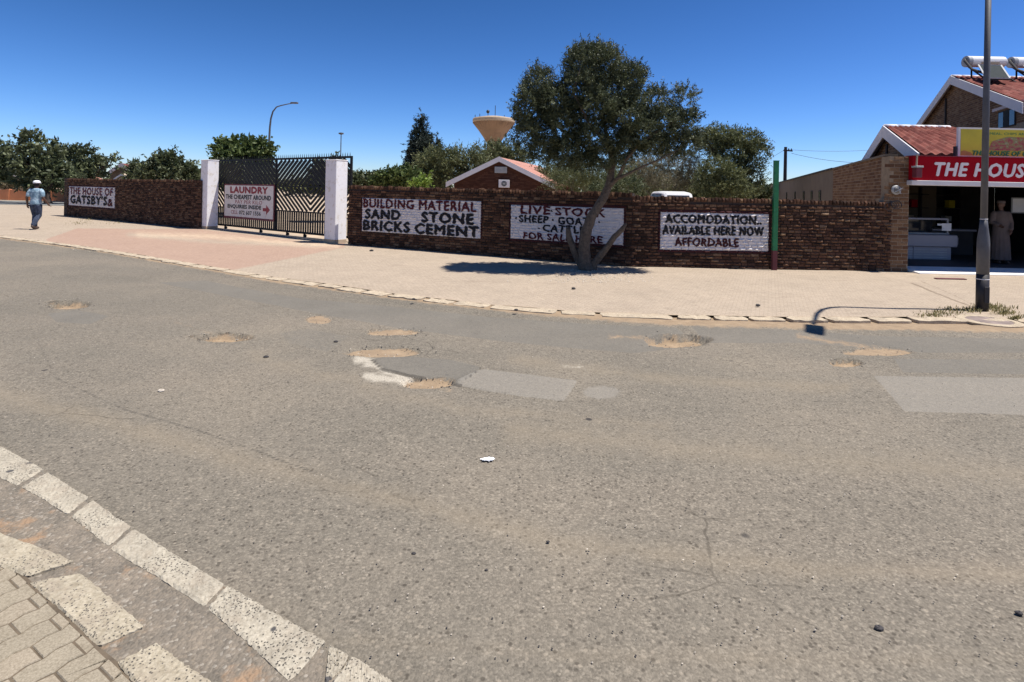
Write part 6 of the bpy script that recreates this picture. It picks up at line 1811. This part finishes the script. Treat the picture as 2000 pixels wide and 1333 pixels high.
o = mb.build('robe', M['robe'], rman); remesh(o, .013, 3)
mb = MB(); fr_.ell(mb, (0, .0, 1.635), (.090, .096, .100)); mb.build('hair', M['hair'], rman, smooth=True)
mb = MB(); fr_.ring(mb, [(-.005, -.008, 1.655 + z, r, r) for r, z in ((.100, 0), (.101, .04), (.095, .068), (.05, .08), (.002, .082))]); mb.build('skullcap', M['robe'], rman, smooth=True)
for sx in (-1, 1):
    mb = MB(); fr_.tube(mb, [(sx * .085, .05, .045), (sx * .10, -.17, .045)], [.046, .040]); o = mb.build('shoe', M['shoe'], rman); remesh(o, .012, 2)

# ================================================================== SMALL THINGS ON THE GROUND
# paper litter
pp = G(952, 897, .012)
mb = MB(); K = 9
vs = [(pp.x + (i / (K - 1) - .5) * .088 + random.uniform(-.006, .006), pp.y + (j / (K - 1) - .5) * .055 + random.uniform(-.006, .006), .008 + .007 * abs(math.sin(i * 1.3 + j * .9)) + random.uniform(0, .004)) for j in range(K) for i in range(K) ]
fs = [(j * K + i, j * K + i + 1, (j + 1) * K + i + 1, (j + 1) * K + i) for j in range(K - 1) for i in range(K - 1) if (i - 3.5) ** 2 + (j - 3.5) ** 2 < 15 + random.uniform(-4, 2)]
mb.add(vs, fs); tag(mb.build('paper_scrap', M['paper'], None), 'crumpled white scrap of paper lying in the middle of the road', 'litter')
def pebble(x, y, r, label, mat='stone', z=.006, group=None):
    p = G(x, y, z); mb = MB(); mb.ball((0, 0, 0), (r, r * .7, r * .45), 8, 5)
    mb.v = [(p.x + a * random.uniform(.8, 1.2), p.y + b * random.uniform(.8, 1.2), z + c * random.uniform(.8, 1.2)) for a, b, c in mb.v]
    return tag(mb.build('pebble', M[mat], None), label, 'stone', group)
pebble(1716, 1226, .018, 'dark pebble on the road near the lower right corner')
pebble(1990, 1197, .016, 'dark stone at the right edge of the road')
pebble(808, 1081, .012, 'small dark flat stone on the lower middle of the road')
pebble(950, 1113, .008, 'small dark crumb of tar right of the flat stone')
pebble(519, 697, .03, 'flat dark tar crumb below the crescent pothole')
pebble(1070, 1058, .010, 'tiny brown stone left of the road centre')
pebble(315, 763, .030, 'pale stone on the left half of the road', 'stone_pale')
pebble(656, 667, .026, 'dark crumb between the left potholes and the patch')
pebble(726, 489, .055, 'small dark stone on the pavement right of the gate pillar', z=.07)
pebble(1120, 563, .04, 'small dark stone on the pavement before the tree', z=.07)
pebble(1480, 596, .04, 'dark fleck of litter on the kerb side of the pavement', z=.07)
pebble(808, 584, .03, 'dark stone by the kerb below the building material advert', z=.09)
pebble(1008, 605, .03, 'dark stone by the kerb below the livestock advert', z=.09)
# loose gravel in the gutter and round the potholes
def scatter(name, n, fn, rmin, rmax, mat, kindz, seed):
    r = random.Random(seed); mb = MB()
    for _ in range(n):
        x, y, z = fn(r); s = r.uniform(rmin, rmax)
        a = [r.uniform(.6, 1.2) * s for _ in range(6)]
        t = r.uniform(0, PI); c, q = math.cos(t), math.sin(t)
        P_ = [(a[0] * c, a[0] * q, 0), (-a[1] * q, a[1] * c, 0), (-a[2] * c, -a[2] * q, 0), (a[3] * q, -a[3] * c, 0), (0, 0, a[4] * .7), (0, 0, -a[5] * .3)]
        mb.add([(x + p[0], y + p[1], z + p[2]) for p in P_], [(0, 1, 4), (1, 2, 4), (2, 3, 4), (3, 0, 4)], r.random())
    o = mb.build(name, M[mat], None); o['kind'] = 'stuff'; return o
def gutter(r):
    t = r.random(); x = -200 + t * 900; yl = np.interp(x, [-200, 0, 129, 333, 470, 567, 760], [830, 923, 1003, 1150, 1232, 1330, 1480]); yh = np.interp(x, [-200, 0, 159, 285, 307, 430, 600], [960, 1032, 1113, 1217, 1250, 1335, 1450])
    p = G(x, yl + (yh - yl) * r.random() ** .9, .022); return p.x, p.y, .022
scatter('gutter_stones', 2200, gutter, .0015, .0065, 'stone', 0, 3)
scatter('gutter_grit', 1500, gutter, .0015, .0055, 'stone_pale', 0, 4)
def roadgrit(r):
    y = 650 + 650 * r.random() ** 1.3; p = G(r.uniform(0, 2000), y, .004); return p.x, p.y, .006
scatter('road_grit', 500, roadgrit, .002, .006, 'stone', 0, 5)
scatter('pale_road_grit', 350, roadgrit, .002, .006, 'stone_pale', 0, 6)
def holegrit(r):
    cx, cy, rx, ry = r.choice([h[:4] for h in HOLES]); a = r.uniform(0, 2 * PI); k = r.gauss(1.05, .25)
    p = G(cx + math.cos(a) * rx * k, cy + math.sin(a) * ry * k, 0); return p.x, p.y, .004
scatter('pothole_rubble', 320, holegrit, .003, .012, 'stone', 0, 7)
scatter('pothole_pebbles', 160, holegrit, .003, .009, 'stone_pale', 0, 17)
def kerbgrit(r):
    x = r.uniform(100, 2000); y = np.interp(x, [p[0] for p in FAR_EDGE], [p[1] for p in FAR_EDGE]) - r.uniform(-2, 12); p = G(x, y, 0); return p.x, p.y, .012
scatter('kerb_grit', 700, kerbgrit, .006, .022, 'stone_pale', 0, 8)
def leaves(r):
    x = r.gauss(1150, 60); y = r.uniform(525, 552); p = G(x, y, .06); return p.x, p.y, .06
scatter('fallen_leaves', 420, leaves, .006, .022, 'stone_pale', 0, 9)

# weeds round the lamp post
def weeds(name, label, spots, n, h, seed):
    r = np.random.default_rng(seed); V_ = []; T_ = []
    for k in range(n):
        sx, sy, sp = spots[r.integers(len(spots))]
        p = G(sx + r.normal() * sp, sy + r.normal() * sp * .18, .06)
        L_ = h * r.uniform(.4, 1.2); a = r.uniform(0, 2 * PI); ln = r.uniform(.2, .9)
        dx, dy = math.cos(a) * L_ * ln, math.sin(a) * L_ * ln; w = .006
        b = np.array([p.x, p.y, .055]); t = b + np.array([dx, dy, L_ * (1 - ln * .5)]); s = np.array([-math.sin(a), math.cos(a), 0]) * w
        m = (b + t) / 2 + np.array([0, 0, L_ * .12])
        V_ += [b - s, b + s, m + s * .8, m - s * .8, m - s * .8, m + s * .8, t + s * .1, t - s * .1]; tt = r.random(); T_ += [tt, tt]
    me = np_mesh(name, np.array(V_), np.arange(len(V_)).reshape(-1, 4), M['weed'], fattrs=dict(tone=np.array(T_)))
    o = link(name, me); return tag(o, label, 'weeds', kind='stuff')
weeds('weeds', 'straggly green weeds round the foot of the street lamp', [(1900, 606, 14), (1945, 603, 18), (1965, 612, 10), (1930, 600, 16), (1985, 622, 6)], 650, .075, 61)
weeds('weeds', 'low weeds on the kerb left of the street lamp', [(1840, 612, 18), (1820, 616, 14), (1860, 604, 14)], 320, .05, 62)
weeds('weeds', 'dry weeds at the foot of the shorter wall', [(170, 428, 10), (230, 433, 14), (155, 436, 12)], 300, .07, 63)

# drain cover by the lamp, steel plate in the pavement
dc = G(1932, 626, .06)
dt = thing('drain_cover', 'round worn drain cover in the kerb beside the street lamp', 'drain cover', (dc.x, dc.y, .05))
MB().lathe((dc.x, dc.y, 0), [(.20, .03), (.36, .03), (.37, .060), (.34, .068), (.27, .067), (.265, .060)], 18).build('ring', M['kerb_far'], dt, smooth=False)
MB().lathe((dc.x, dc.y, 0), [(.02, .056), (.255, .056), (.26, .062), (.02, .064)], 18).build('lid', M['lid'], dt)
pl = G(1856, 545, .055)
tag(MB().box((pl.x, pl.y, .062), (.62, .10, .018)).build('steel_plate', M['maroon_post'], None, bevel=.004), 'narrow rusty steel plate set in the pavement before the shop step', 'drain plate')
st_ = G(1560, 533, .055)
# wire coil on the wall corner near the shop
wc = LB.pt(LB.at(1737, 400)[0], 1.62, .02)
mb = MB()
for k in range(5):
    cpt = wc + Vector((random.uniform(-.1, .1), -.06 - .01 * k, random.uniform(-.10, .06))); R_ = random.uniform(.07, .13)
    mb.tube([cpt + Vector((math.cos(t) * R_, math.sin(t * 3) * .01, math.sin(t) * R_ * .8)) for t in [2 * PI * i / 14 for i in range(15)]], .006, 5)
tag(mb.build('cable_coil', M['wire'], None), 'tangle of dark cable hanging on the wall corner beside the shop', 'cable')
